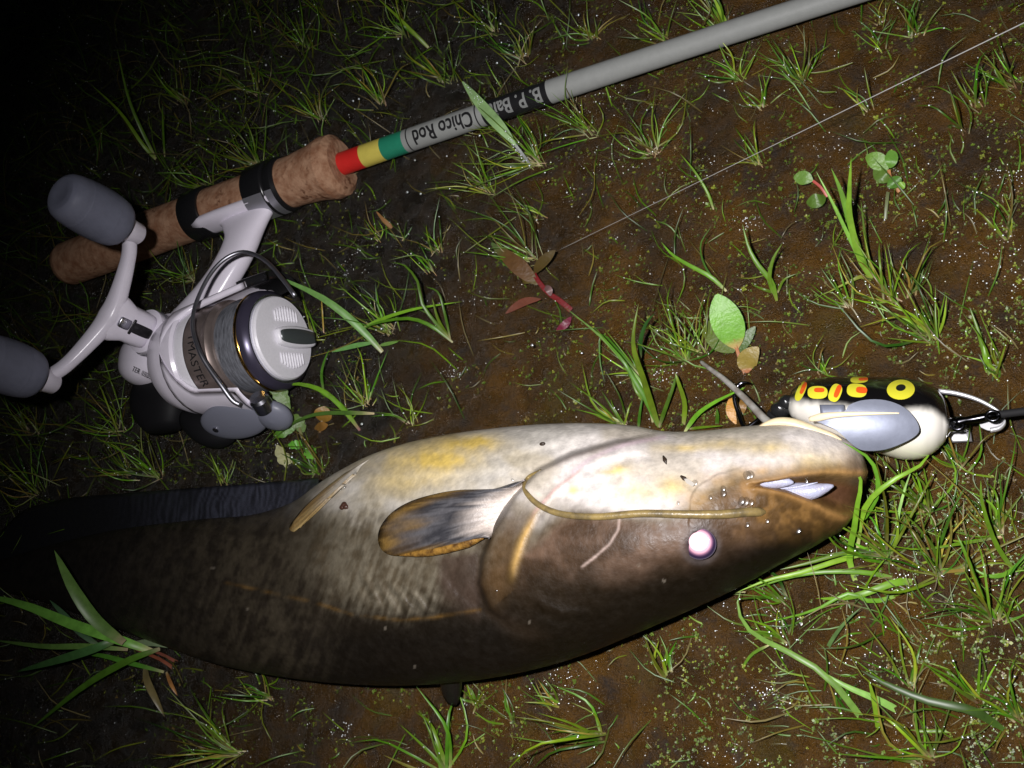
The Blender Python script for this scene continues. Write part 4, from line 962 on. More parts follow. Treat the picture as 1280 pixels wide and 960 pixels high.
T(1175, 722, 18, 70, 160, 10, 170, 'sprawling grass tuft right of the fish snout', 1.2)
T(1248, 668, 14, 60, 140, 60, 200, 'loose grass tuft with crossing blades right of the snout tangle', 1.2)
T(1246, 778, 17, 50, 130, 20, 190, 'star shaped grass tuft with long thin rays', 1.1)
T(980, 802, 9, 36, 86, 95, 175, 'small grass tuft with a reddish base below the fish head', 1.1)
T(982, 752, 7, 40, 76, 140, 185, 'flattened pale grass sprig against the fish jaw', 1.3)
T(1222, 878, 7, 60, 130, 75, 150, 'long single bladed grass tuft on sparkling mud', 1.3)
T(1140, 862, 8, 50, 110, 70, 140, 'grass tuft crossed by a fallen broad blade', 1.1)
T(1052, 896, 6, 30, 54, 80, 140, 'tiny pale stemmed grass tuft under the fallen broad blades', 1.1)
T(1160, 950, 14, 50, 130, 60, 180, 'spreading grass tuft under the broad forked blades', 1.1)
T(1270, 900, 10, 50, 110, 90, 180, 'grass tuft growing past the star shaped tuft', 1.0)
T(835, 846, 8, 30, 66, 70, 125, 'small upright grass shoot under the cheek of the fish', 1.5)
T(698, 884, 9, 34, 60, 95, 175, 'small pale based grass tuft under the belly side of the dark back', 1.1)
T(592, 882, 11, 24, 46, 55, 140, 'pale frayed grass tuft tucked under the fish back', 1.2)
T(640, 905, 8, 34, 70, 30, 170, 'low spread grass tuft under the fish back', 1.0)
T(752, 922, 14, 46, 130, 150, 192, 'combed flat grass tuft lying on the mud below the fish', 1.2)
T(560, 968, 9, 60, 130, 75, 150, 'arching rush tuft with thick round blades below the fish', 1.9)
T(296, 942, 22, 50, 140, 128, 190, 'wide dim grass tuft below the fish tail, combed to one side', 1.1)
T(340, 876, 6, 40, 72, 130, 185, 'small grass sprig between the fish tail and the combed dim tuft', 1.0)
T(330, 862, 4, 26, 50, 60, 125, 'few short grass blades along the dark fish back', 1.0)
T(322, 206, 15, 46, 90, 100, 172, 'dim grass tuft behind the cork grip', 0.9)
T(260, 232, 11, 36, 80, 95, 175, 'dim grass tuft behind the reel seat of the rod', 0.9)
T(322, 116, 10, 34, 66, 60, 165, 'dark grass tuft far behind the cork grip', 0.9)
T(400, 150, 11, 36, 80, 80, 170, 'dark grass tuft behind the cork end of the rod', 0.9)
T(478, 130, 12, 40, 90, 80, 170, 'dark grass tuft behind the green band of the rod', 0.9)
T(560, 104, 13, 40, 90, 85, 170, 'dewy grass tuft behind the lettered rod blank', 0.9)
T(655, 76, 14, 36, 80, 85, 160, 'sparkling grass tuft behind the black band of the rod', 0.9)
T(742, 50, 12, 30, 64, 50, 185, 'star shaped dewy grass tuft behind the grey rod blank', 0.9)
T(618, 40, 11, 36, 80, 80, 165, 'grass tuft in the dark far behind the lettered rod', 0.9)
T(830, 50, 9, 40, 80, 95, 170, 'grass tuft standing behind the middle of the grey blank', 0.9)
T(905, 42, 13, 46, 90, 95, 165, 'strong grass tuft right behind the grey rod blank', 1.2)
T(505, 46, 10, 30, 80, 85, 170, 'faint grass tuft in the dark back of the bank', 0.9)
T(385, 60, 9, 30, 70, 80, 170, 'faint grass tuft in the darkest back of the bank', 0.9)
T(230, 130, 10, 40, 80, 85, 165, 'faint grass tuft behind the upper grey reel knob', 0.9)
T(150, 540, 12, 36, 90, 80, 170, 'dim grass tuft beside the black rear of the reel', 0.9)
T(240, 350, 12, 34, 84, 85, 175, 'dim grass tuft between the rod and the reel stem', 0.9)
T(400, 420, 8, 40, 80, 100, 165, 'grass blades beside the drag dial of the reel', 1.0)
T(620, 160, 12, 36, 90, 90, 175, 'grass tuft peeking over the lettered rod from behind', 0.8)
def plant(name, label, cat, u, v, parts, group=None):
    root = thing(name, label, cat, P(u, v, 0), group)
    for pt in parts:
        kw = dict(pt[4]) if len(pt) > 4 else {}
        strip(pt[0], pt[1], pt[2] * (0.74 if name in ('broad_grass_shoot', 'fallen_grass_blade', 'broad_leaf_clump') else 0.82 if name == 'red_stem_weed' else 0.92), root, pt[3], **kw)
    return root
L_ = dict(prof=LEAFP, m=LEAF, n=11, fold=0.12, face=0.8)
def Lf(**k): d = dict(L_); d.update(k); return d
G1, G2, G3, DKG = (100, 136, 34), (88, 122, 28), (70, 102, 26), (50, 82, 30)
PG = dict(base=(170, 160, 120), n=11, fold=0.35, basew=0.08)
def Bl(**k): d = dict(PG); d.update(k); return d
BROADP = lambda t: np.sin(np.pi * np.clip(0.12 + t * 0.88, 0, 1)) ** 0.7 + 0.02
# broad blades
plant('dewy_leaf', 'pointed grey green leaf beaded with dew crossing the lettered rod', 'leaf', 662, 205,
      [('blade', [(645, 182, 18), (625, 158, 24), (602, 132, 26), (578, 102, 28)], 6.2, (120, 146, 96), dict(prof=LEAFP, n=13, fold=0.15, face=0.85)),
       ('stem', [(664, 208, 0), (655, 195, 10), (644, 181, 18)], 1.6, (170, 176, 170), dict(prof=lambda t: 0.9 + 0 * t, n=6))])
for k in range(70):
    t = rng.random(); s = rng.uniform(-5, 5) * math.sin(math.pi * t); DEW.append((*P(645 - 66 * t + s * 0.8, 182 - 79 * t - s * 0.6, 0.0195 + 0.010 * t), rng.uniform(0.16, 0.34) / 1000))
for k in range(40):
    t = rng.random(); DEW.append((*P(640 + 18 * t + rng.gauss(0, 2), 176 + 26 * t + rng.gauss(0, 2), 0.0185 - 0.013 * t), rng.uniform(0.25, 0.6) / 1000))
plant('broad_grass_shoot', 'broad pale green blade leaning over the reel dial', 'grass', 480, 442,
      [('blade', [(478, 440, 2), (458, 418, 9), (430, 392, 18), (395, 368, 27), (338, 342, 34)], 5.2, (112, 150, 78), Bl(prof=BROADP)),
       ('blade', [(470, 428, 1), (445, 432, 4), (415, 440, 5)], 3.4, (110, 150, 80), Bl(prof=LEAFP)),
       ('blade', [(474, 432, 1), (484, 430, 3), (498, 427, 3)], 2.6, (90, 130, 60), Bl(prof=LEAFP))])
plant('broad_grass_shoot', 'forked green shoot with a long flat arching blade above the belly', 'grass', 566, 428,
      [('blade', [(566, 428, 0), (540, 408, 8), (510, 398, 12), (470, 404, 11), (450, 414, 8)], 2.6, G2, Bl()),
       ('blade', [(450, 412, 6), (480, 398, 10), (520, 386, 10), (577, 377, 7)], 2.6, G1, Bl()),
       ('blade', [(564, 426, 0), (545, 404, 9), (528, 380, 16), (522, 352, 20), (506, 332, 22), (488, 328, 22)], 2.2, G3, Bl()),
       ('blade', [(562, 424, 0), (548, 400, 9), (540, 372, 16)], 2.4, G2, Bl()),
       ('blade', [(563, 424, 0), (556, 392, 9), (548, 366, 14), (532, 358, 16)], 1.8, G3, Bl())])
plant('broad_grass_shoot', 'flat green shoot with a purple base left of the pale tuft by the belly', 'grass', 450, 540,
      [('blade', [(450, 538, 0), (432, 515, 4), (416, 498, 8), (398, 486, 12), (374, 480, 14), (352, 482, 12)], 3.4, G2, Bl(base=(120, 80, 84), prof=BROADP)),
       ('blade', [(447, 534, 0), (425, 505, 5), (400, 492, 8)], 3.0, G3, Bl(base=(120, 80, 84))),
       ('blade', [(468, 517, 1), (430, 516, 5), (395, 518, 8), (365, 530, 9), (335, 556, 6)], 3.0, DKG, Bl()),
       ('blade', [(405, 492, 3), (402, 468, 9), (406, 450, 12), (412, 436, 14)], 2.0, G3, Bl())])
plant('dock_seedling', 'oval bright green dock leaf with smaller brown leaves', 'weed', 936, 470,
      [('leaf', [(921, 436, 5), (914, 415, 10), (904, 390, 15), (896, 368, 18)], 14.0, (96, 136, 44), Lf(base=(150, 120, 80))),
       ('leaf', [(918, 440, 3), (904, 428, 4), (892, 414, 5), (882, 402, 5)], 11, (84, 96, 38), Lf()),
       ('leaf', [(934, 466, 2), (933, 455, 4), (938, 445, 6), (948, 434, 7)], 9.0, (126, 110, 50), Lf(base=(150, 90, 60))),
       ('leaf', [(925, 440, 3), (932, 425, 5), (944, 408, 6)], 5, (70, 100, 40), Lf()),
       ('stem', [(934, 472, 0), (927, 455, 2), (921, 436, 5), (916, 424, 8)], 2.0, (140, 100, 60), dict(prof=lambda t: 1 - 0.4 * t, n=7)),
       ('leaf', [(920, 530, 1), (914, 516, 3), (916, 502, 3), (922, 492, 2)], 4.6, (158, 110, 44), Lf()),
       ('leaf', [(926, 520, 1), (928, 508, 3), (930, 496, 2)], 3.6, (140, 104, 46), Lf())])
plant('broad_grass_shoot', 'tall yellow green shoot with two upright blades above the lure', 'grass', 1092, 352,
      [('blade', [(1092, 352, 0), (1074, 320, 9), (1062, 270, 22), (1062, 235, 32), (1064, 196, 42)], 3.6, (126, 166, 52), Bl(base=(150, 170, 70))),
       ('blade', [(1088, 348, 0), (1072, 310, 10), (1058, 262, 22), (1050, 236, 28), (1039, 210, 34)], 3.6, (122, 160, 54), Bl(base=(150, 170, 70))),
       ('blade', [(1086, 346, 0), (1066, 306, 10), (1042, 256, 22), (1020, 214, 30)], 2.2, (110, 150, 56), Bl(base=(150, 170, 70))),
       ('blade', [(1094, 352, 0), (1078, 346, 4), (1062, 352, 5), (1030, 368, 3)], 2.2, (120, 130, 50), Bl()),
       ('blade', [(1090, 344, 0), (1082, 300, 10), (1076, 250, 20)], 1.6, G3, Bl())])
plant('round_leaf_weed', 'low weed with two round green leaves left of the tall yellow shoot', 'weed', 1033, 240,
      [('leaf', [(1016, 226, 3), (1008, 223, 4), (1000, 222, 4), (992, 222, 4)], 6.4, (88, 122, 44), Lf()),
       ('leaf', [(1032, 246, 2), (1024, 250, 4), (1016, 252, 4), (1008, 253, 3)], 6.4, (80, 114, 40), Lf()),
       ('stem', [(1034, 246, 0), (1026, 234, 2), (1016, 226, 3)], 1.2, (150, 84, 60), dict(prof=lambda t: 1 + 0 * t, n=5))])
plant('round_leaf_weed', 'small weed with five glossy leaves below the fishing line', 'weed', 1124, 238,
      [('leaf', [(1110, 212, 6), (1102, 205, 7), (1092, 199, 8), (1082, 196, 8)], 7.5, (86, 124, 44), Lf()),
       ('leaf', [(1112, 210, 6), (1114, 202, 8), (1114, 194, 8), (1112, 188, 8)], 5.5, (80, 116, 42), Lf()),
       ('leaf', [(1112, 226, 4), (1104, 222, 6), (1098, 216, 6), (1092, 212, 6)], 6.0, (92, 128, 50), Lf()),
       ('leaf', [(1122, 234, 3), (1118, 228, 5), (1113, 222, 5)], 6.5, (88, 130, 48), Lf()),
       ('leaf', [(1124, 236, 2), (1127, 232, 4), (1131, 229, 4)], 3.5, (96, 136, 50), Lf()),
       ('stem', [(1124, 240, 0), (1114, 226, 3), (1111, 212, 6)], 1.4, (150, 90, 60), dict(prof=lambda t: 1 + 0 * t, n=5)),
       ('stem', [(1106, 282, 0), (1108, 258, 3), (1110, 240, 4)], 1.4, (90, 96, 60), dict(prof=lambda t: 1 + 0 * t, n=5))])
plant('red_stem_weed', 'uprooted weed with a red stem and brown green leaves', 'weed', 714, 388,
      [('stem', [(714, 388, 1), (700, 376, 3), (685, 366, 4), (672, 350, 6), (668, 342, 6)], 3.2, (128, 34, 42), dict(prof=lambda t: 1 - 0.25 * t, n=8, m=LEAF)),
       ('leaf', [(672, 356, 5), (656, 340, 8), (640, 326, 10), (614, 304, 10)], 9.5, (92, 64, 36), Lf(base=(86, 74, 32), tip=(80, 104, 56))),
       ('leaf', [(668, 352, 5), (660, 346, 6), (652, 344, 5)], 9, (96, 84, 34), Lf()),
       ('leaf', [(668, 342, 5), (674, 332, 8), (684, 322, 10), (694, 313, 11)], 6.0, (78, 64, 30), Lf()),
       ('leaf', [(676, 374, 4), (660, 376, 4), (646, 382, 3), (632, 392, 2)], 4.6, (116, 62, 50), Lf()),
       ('leaf', [(714, 396, 2), (706, 406, 3), (695, 414, 2)], 4.2, (112, 34, 48), Lf()),
       ('leaf', [(680, 358, 4), (686, 362, 7), (688, 370, 5)], 4.0, (120, 96, 92), Lf())])
plant('wiry_shoot', 'thin pale wiry stem running from the red weed to the throat', 'grass', 816, 528,
      [('blade', [(816, 528, 0), (808, 490, 8), (786, 460, 12), (750, 420, 12), (706, 384, 6)], 2.0, (120, 146, 74), Bl(n=13)),
       ('blade', [(800, 470, 6), (775, 440, 9), (752, 418, 8), (750, 450, 6), (756, 478, 3)], 1.2, G3, Bl())])
plant('broad_grass_shoot', 'thick forked green shoot rising at the fish throat', 'grass', 824, 534,
      [('blade', [(824, 534, 0), (814, 505, 8), (803, 470, 18), (793, 440, 26), (792, 415, 31), (798, 380, 35)], 3.6, G2, Bl(base=(120, 150, 70))),
       ('blade', [(822, 532, 0), (808, 500, 8), (790, 470, 14), (778, 450, 18), (742, 408, 22)], 3.2, G1, Bl(base=(120, 150, 70))),
       ('blade', [(800, 452, 10), (801, 425, 18), (808, 404, 22), (818, 392, 24)], 2.6, DKG, Bl()),
       ('blade', [(806, 500, 5), (796, 490, 8), (788, 470, 10)], 2.0, G3, Bl()),
       ('blade', [(824, 534, 0), (832, 510, 6), (842, 482, 10), (845, 468, 12)], 2.4, G3, Bl()),
       ('blade', [(854, 536, 0), (856, 505, 7), (848, 478, 14), (844, 466, 16)], 2.8, G2, Bl()),
       ('blade', [(798, 536, 0), (800, 515, 5), (804, 492, 8)], 1.8, G3, Bl())])
plant('broad_grass_shoot', 'bright blade arching from the throat over the chin barbel', 'grass', 856, 540,
      [('blade', [(856, 540, 2), (872, 518, 8), (895, 502, 13), (932, 484, 18)], 2.6, G1, Bl()),
       ('blade', [(862, 536, 2), (880, 534, 6), (905, 532, 9)], 1.6, G2, Bl()),
       ('blade', [(896, 532, 0), (897, 520, 4), (896, 510, 6)], 2.2, G3, Bl())])
plant('broad_grass_shoot', 'short stiff shoot on the mud left of the upright tufts', 'grass', 971, 376,
      [('blade', [(971, 376, 0), (964, 352, 6), (948, 332, 11), (936, 310, 15), (928, 280, 20)], 3.0, G2, Bl(base=(130, 140, 60))),
       ('blade', [(970, 372, 0), (962, 350, 7), (966, 325, 12), (978, 304, 15)], 2.4, G3, Bl()),
       ('blade', [(968, 366, 0), (955, 362, 3), (940, 356, 3)], 1.8, G3, Bl()),
       ('blade', [(972, 366, 0), (980, 350, 4), (996, 342, 4)], 1.5, G3, Bl())])
plant('broad_grass_shoot', 'leaning green shoot on the mud above the oval dock leaf', 'grass', 908, 364,
      [('blade', [(908, 364, 0), (888, 346, 5), (862, 332, 8), (840, 318, 10), (826, 302, 12)], 2.6, G2, Bl()),
       ('blade', [(894, 352, 0), (880, 330, 6), (876, 305, 12), (890, 282, 15)], 1.2, G3, Bl())])
plant('broad_grass_shoot', 'single green blade poking up below the fishing line', 'grass', 892, 262,
      [('blade', [(892, 262, 0), (884, 240, 5), (868, 214, 10), (850, 192, 13)], 1.8, G2, Bl())])
plant('broad_grass_shoot', 'slender blade bent over the mud right of the upright tufts', 'grass', 1236, 462,
      [('blade', [(1240, 478, 0), (1230, 440, 5), (1222, 412, 9), (1212, 384, 12)], 2.4, G2, Bl()),
       ('blade', [(1236, 468, 0), (1232, 448, 5), (1229, 430, 7)], 3.0, G1, Bl())])
# snout tangle: wide blades
plant('broad_grass_shoot', 'bright broad blades hugging the fish snout', 'grass', 1076, 742,
      [('blade', [(1075, 742, 0), (1062, 700, 8), (1068, 660, 18), (1072, 630, 24), (1076, 600, 29), (1062, 572, 33)], 3.0, G1, Bl()),
       ('blade', [(1072, 690, 4), (1076, 650, 14), (1090, 622, 20), (1120, 598, 22), (1150, 582, 20), (1166, 560, 18)], 2.8, G1, Bl()),
       ('blade', [(1066, 660, 6), (1085, 640, 14), (1098, 610, 20), (1088, 575, 26), (1052, 552, 32)], 2.8, G2, Bl()),
       ('blade', [(1090, 690, 2), (1050, 700, 8), (1000, 716, 12), (960, 725, 14), (922, 740, 15)], 2.6, G1, Bl()),
       ('blade', [(1100, 684, 2), (1060, 690, 8), (1010, 704, 12), (975, 712, 14)], 2.2, G2, Bl()),
       ('blade', [(1130, 726, 0), (1085, 716, 6), (1030, 715, 10), (985, 722, 11), (935, 738, 11)], 2.4, G1, Bl()),
       ('blade', [(1136, 740, 0), (1090, 752, 5), (1060, 742, 8), (1015, 764, 8), (940, 782, 5)], 2.2, G2, Bl()),
       ('blade', [(1150, 728, 0), (1120, 728, 5), (1080, 742, 7), (1050, 748, 6), (1020, 748, 4)], 3.6, G1, Bl())])
plant('broad_grass_shoot', 'thin loop of grass bent across the mud below the fish jaw', 'grass', 1100, 926,
      [('blade', [(1100, 926, 0), (1078, 900, 5), (1050, 862, 10), (1010, 828, 14), (962, 804, 15), (935, 786, 14), (922, 760, 13), (926, 738, 13)], 3.2, (122, 156, 66), Bl()),
       ('blade', [(1102, 928, 0), (1096, 890, 8), (1086, 850, 14)], 3.6, G2, Bl()),
       ('blade', [(1136, 896, 0), (1100, 876, 6), (1058, 858, 10), (1020, 836, 12)], 3.4, (116, 148, 70), Bl()),
       ('blade', [(962, 806, 8), (940, 818, 7), (928, 838, 5), (932, 858, 2)], 1.6, G3, Bl()),
       ('blade', [(932, 740, 10), (900, 742, 9), (870, 752, 8), (840, 776, 4), (826, 800, 1)], 1.2, G2, Bl())])
plant('fallen_grass_blade', 'broad dark green blade lying across the sparkling mud', 'grass', 1250, 905,
      [('blade', [(1255, 912, 2), (1215, 888, 8), (1160, 876, 10), (1110, 856, 11), (1076, 838, 11)], 4.2, DKG, Bl(base=(70, 110, 44))),
       ('blade', [(1200, 914, 1), (1150, 914, 3), (1088, 914, 3)], 1.8, G2, Bl())])
plant('broad_grass_shoot', 'pair of crossing blades on the mud right of the snout tangle', 'grass', 1262, 745,
      [('blade', [(1274, 722, 0), (1245, 680, 8), (1228, 630, 18), (1226, 600, 22)], 2.2, G2, Bl()),
       ('blade', [(1290, 690, 1), (1260, 716, 5), (1235, 720, 7), (1210, 706, 8)], 2.2, G1, Bl()),
       ('blade', [(1238, 770, 0), (1222, 730, 8), (1206, 690, 16), (1196, 668, 18)], 2.0, G2, Bl()),
       ('blade', [(1160, 716, 0), (1175, 680, 8), (1190, 640, 16), (1208, 606, 20)], 1.6, G3, Bl()),
       ('blade', [(1122, 676, 0), (1122, 650, 8), (1130, 615, 16), (1140, 586, 20)], 1.6, (130, 160, 90), Bl())])
plant('broad_grass_shoot', 'short blue green blade on the mud below the snout', 'grass', 1026, 826,
      [('blade', [(1026, 828, 0), (1040, 800, 5), (1058, 776, 8), (1078, 758, 9)], 2.0, (84, 120, 66), Bl())])
# broad leaved weed by the reel
def serrated(ctrl, width, n=17): return dict(prof=lambda t: LEAFP(t) * (0.78 + 0.32 * np.abs(np.sin(t * 21))), m=LEAF, n=n, fold=0.15, face=0.85)
plant('toothed_weed', 'toothed green weed leaves touching the lower rim of the reel', 'weed', 372, 560,
      [('leaf', [(362, 514, 6), (352, 496, 11), (342, 474, 15), (333, 452, 18)], 9, (96, 132, 52), serrated(0, 0)),
       ('leaf', [(366, 520, 4), (350, 522, 9), (334, 518, 13), (318, 516, 16)], 8, (92, 138, 44), serrated(0, 0)),
       ('leaf', [(370, 535, 3), (352, 542, 7), (342, 544, 7)], 5, (90, 140, 44), serrated(0, 0, 11)),
       ('leaf', [(380, 552, 2), (370, 556, 6), (360, 556, 6)], 5, (96, 150, 50), serrated(0, 0, 11)),
       ('leaf', [(384, 556, 2), (388, 566, 4), (392, 574, 4)], 7, (98, 146, 50), serrated(0, 0, 11)),
       ('leaf', [(380, 540, 2), (372, 528, 6), (362, 520, 8)], 8, (86, 118, 50), serrated(0, 0, 11)),
       ('leaf', [(366, 586, 1), (354, 572, 4), (346, 556, 6)], 7, (130, 130, 92), serrated(0, 0, 11)),
       ('stem', [(384, 572, 0), (376, 540, 4), (362, 512, 7)], 1.6, (110, 110, 70), dict(prof=lambda t: 1 + 0 * t, n=6))])
plant('brown_leaf_weed', 'two round yellow brown leaves near the drag dial', 'weed', 398, 552,
      [('leaf', [(402, 527, 3), (404, 518, 6), (407, 508, 7)], 10, (140, 106, 44), Lf()),
       ('leaf', [(393, 536, 2), (402, 533, 5), (410, 531, 5)], 5, (136, 100, 44), Lf()),
       ('stem', [(395, 555, 0), (400, 540, 3), (403, 526, 4)], 1.2, (130, 96, 70), dict(prof=lambda t: 1 + 0 * t, n=5))])
plant('broad_leaf_clump', 'clump of long flat grass leaves leaning on the fish tail', 'grass', 205, 822,
      [('leaf', [(155, 803, 20), (120, 775, 34), (92, 735, 44), (68, 688, 50)], 8.5, (88, 128, 62), Bl(prof=BROADP)),
       ('leaf', [(190, 814, 6), (150, 800, 18), (90, 780, 26), (30, 756, 30), (-30, 742, 30)], 7.0, (98, 142, 56), Bl(prof=BROADP)),
       ('leaf', [(160, 812, 8), (110, 808, 18), (55, 808, 20), (-10, 800, 18)], 4.0, (86, 132, 62), Bl(prof=BROADP)),
       ('leaf', [(150, 798, 12), (115, 812, 20), (70, 826, 20), (20, 840, 14)], 6.0, (64, 92, 48), Bl(prof=BROADP)),
       ('leaf', [(130, 812, 8), (100, 790, 16), (80, 768, 20), (62, 750, 22)], 4.5, (80, 112, 76), Bl(prof=BROADP)),
       ('leaf', [(200, 811, 5), (160, 826, 12), (105, 858, 12), (38, 912, 6)], 4.8, (84, 130, 40), Bl(prof=BROADP)),
       ('leaf', [(160, 806, 5), (190, 803, 9), (212, 806, 9), (236, 811, 6)], 5.0, (120, 140, 104), Bl(prof=BROADP)),
       ('leaf', [(182, 832, 3), (184, 850, 8), (194, 872, 7), (206, 896, 3)], 5.0, (120, 104, 70), Bl(prof=BROADP)),
       ('leaf', [(208, 840, 2), (214, 855, 5), (222, 870, 3)], 2.6, (150, 110, 60), Bl(prof=BROADP)),
       ('leaf', [(205, 840, 2), (160, 828, 9), (130, 820, 11), (96, 816, 9)], 3.4, (96, 138, 46), Bl(prof=BROADP)),
       ('stem', [(218, 836, 0), (200, 824, 4), (172, 812, 8), (150, 800, 12)], 2.4, (140, 90, 56), dict(prof=lambda t: 1 - 0.3 * t, n=7)),
       ('stem', [(222, 828, 0), (198, 816, 4), (165, 806, 8)], 2.2, (130, 84, 60), dict(prof=lambda t: 1 - 0.3 * t, n=7))])
plant('broad_grass_shoot', 'two long dark blades standing behind the upper reel knob', 'grass', 200, 205,
      [('blade', [(198, 202, 0), (178, 180, 12), (150, 140, 26), (112, 104, 36)], 3.4, G2, Bl()),
       ('blade', [(196, 200, 0), (176, 160, 16), (160, 120, 28), (146, 60, 42)], 3.0, G3, Bl()),
       ('blade', [(206, 196, 0), (204, 160, 14), (203, 130, 24)], 2.0, G3, Bl())])
plant('broad_grass_shoot', 'dark blade pair standing behind the green rod band', 'grass', 538, 62,
      [('blade', [(538, 62, 0), (520, 44, 8), (496, 20, 16), (470, -4, 22)], 3.0, G2, Bl()),
       ('blade', [(520, 46, 0), (506, 34, 8), (488, 26, 12)], 2.4, G3, Bl())])
plant('broad_grass_shoot', 'bright yellow green blade pair behind the grey rod blank', 'grass', 908, 30,
      [('blade', [(908, 30, 2), (900, 14, 10), (890, -8, 18)], 2.6, (118, 150, 48), Bl()),
       ('blade', [(902, 26, 2), (888, 8, 9), (878, -8, 14)], 2.2, G2, Bl())])
plant('straw_stub', 'short brown straw stub below the cork end', 'dead grass', 488, 284,
      [('blade', [(490, 285, 1), (480, 275, 4), (470, 264, 6)], 3.0, (116, 84, 52), Bl(base=(110, 80, 50)))])
# midges and specks on the fish
INS = mat('insect_brown', srgb(48, 36, 26), rough=0.5); WNG = mat('insect_wing', srgb(176, 170, 160), rough=0.3, spec=0.6)
def on_fish(u, v, lift=0.0): return P(u, v, float(fish_z(u, v)) + lift / 1000)
mg = thing('midge', 'tiny brown midge with a pale wing on the white jaw', 'insect', on_fish(857, 600))
MB().tube([on_fish(851, 595, .6), on_fish(855, 598, .8), on_fish(860, 601, .7)], [0.0004, 0.0008, 0.0003], 8).build('body', INS, mg)
strip('wing', [(856, 599, 0), (861, 603, 0), (868, 606, 0)], 1.6, mg, (180, 174, 165), prof=LEAFP, n=6) if False else None
wv = np.array([on_fish(*q, 1.3) for q in ((854, 597), (861, 599), (869, 605), (866, 608), (858, 604))])
mesh('wing', wv, [(0, 1, 2, 3, 4)], WNG, mg, smooth=False)
mg2 = MB().tube([on_fish(829, 570, .5), on_fish(831, 575, .8), on_fish(833, 580, .4)], [0.0003, 0.0008, 0.0002], 8).build('midge', INS)
tag(mg2, 'tiny dark wingless midge on the white jaw above the winged one', 'insect')
sp1 = MB().ellipsoid(on_fish(678, 555, .3), [np.array([0.0013, 0, 0]), np.array([0, 0.0008, 0]), np.array([0, 0, 0.0008])], 10, 7).build('soil_speck', INS)
tag(sp1, 'small black soil speck on the pale belly', 'soil speck')
sn_ = MB()
for du, dv, r in ((0, 0, 1.7), (-2, 2, 1.5), (2, 1.5, 1.4), (0, -2, 1.3), (-4, 3, 0.7), (4, 3, 0.6)): sn_.ellipsoid(on_fish(430 + du, 632 + dv, .5), [np.array([r / 1000, 0, 0]), np.array([0, r * .8 / 1000, 0]), np.array([0, 0, r * .7 / 1000])], 10, 7)
tag(sn_.build('mud_crumb', mat('mud_crumb', srgb(66, 42, 32), rough=0.4)), 'brown mud crumb stuck on the grey flank between the fins', 'mud crumb')

# ------------------------------------------------------------------ tiny seedlings covering the mud (uncountable)
def on_fishmask(u, v): return (u > -40) & (u < 1085) & (v > interp(u, YU) - 2) & (v < interp(u, YL) + 2)
N = 9000
su = nrg.uniform(-60, 1340, N * 3); sv = nrg.uniform(-60, 1010, N * 3)
dens = fbm(su / 70, sv / 70, 101, 3) + 0.10 * sstep(500, 1100, su) - 0.06 * (1 - sstep(250, 600, su))
keep = (dens + nrg.normal(0, 0.05, N * 3) > 0.555) & ~on_fishmask(su, sv)
su, sv = su[keep], sv[keep]
gp = PV(su, sv, np.zeros(len(su))); gzz = ground_z(gp[:, 0], gp[:, 1])
V = []; F = []; Cc = []; n0 = 0
for k in range(len(su)):
    nl = rng.choice((2, 2, 3, 3, 4)); sz = rng.uniform(0.4, 1.0) / 1000 * (1.5 if rng.random() < 0.08 else 1); h = rng.uniform(0.4, 2.2) / 1000
    x, y, z = gp[k][0], gp[k][1], gzz[k]; a0 = rng.uniform(0, 6.28); g = rng.uniform(0.75, 1.15)
    if rng.random() < 0.3: base = (112, 120, 40)
    elif rng.random() < 0.15: base = (100, 84, 44)
    else: base = (82, 102, 32)
    cl = np.array(srgb(*[q * g for q in base]))
    for j in range(nl):
        a = a0 + j * 2 * math.pi / nl + rng.uniform(-.3, .3); ca, sa = math.cos(a), math.sin(a); l = sz * rng.uniform(0.7, 1.2); wv_ = l * 0.42; up_ = rng.uniform(-0.1, 0.5) * l
        V += [(x, y, z + h), (x + ca * l * .55 - sa * wv_, y + sa * l * .55 + ca * wv_, z + h + up_ * .6), (x + ca * l, y + sa * l, z + h + up_), (x + ca * l * .55 + sa * wv_, y + sa * l * .55 - ca * wv_, z + h + up_ * .6)]
        F.append((n0, n0 + 3, n0 + 2, n0 + 1)); n0 += 4; Cc += [cl] * 4
SEED = mat('seedling_leaf', attr=True, rough=0.45, spec=0.4)
sd = mesh('seedling_cover', np.array(V), np.array(F), SEED, smooth=False, col=np.array(Cc)); sd['kind'] = 'stuff'
sd['label'] = 'tiny pale green seedlings dotting the mud'; sd['category'] = 'ground cover'
# fine stray grass between the tufts
V = []; F = []; Cc = []; n0 = 0
def stray(u, v, L, ang, wmm, colr, rise):
    global n0
    dx, dy = math.cos(ang), -math.sin(ang); bend = rng.uniform(-.17, .17) * L; z0 = gz(P(u, v, 0)) * 1000 - 0.4; top_ = L / pxmm(u, v) * rise
    vv, t = ribbon([(u, v, z0), (u + dx * L * .5 - dy * bend, v + dy * L * .5 + dx * bend, z0 + top_ * .7), (u + dx * L, v + dy * L, z0 + top_)], wmm, GRASSP, 6, 0.3, face=0.6)
    V.append(vv.reshape(-1, 3)); F.extend([tuple(i + n0 for i in q) for q in grid_faces(6, 3)]); n0 += 18
    Cc.append(np.repeat(np.array(srgb(*colr))[None], 18, 0))
    if rng.random() < 0.30: DEW.append((*vv[rng.randrange(1, 5), 1], rng.choice((0.2, 0.25, 0.35, 0.5)) / 1000))
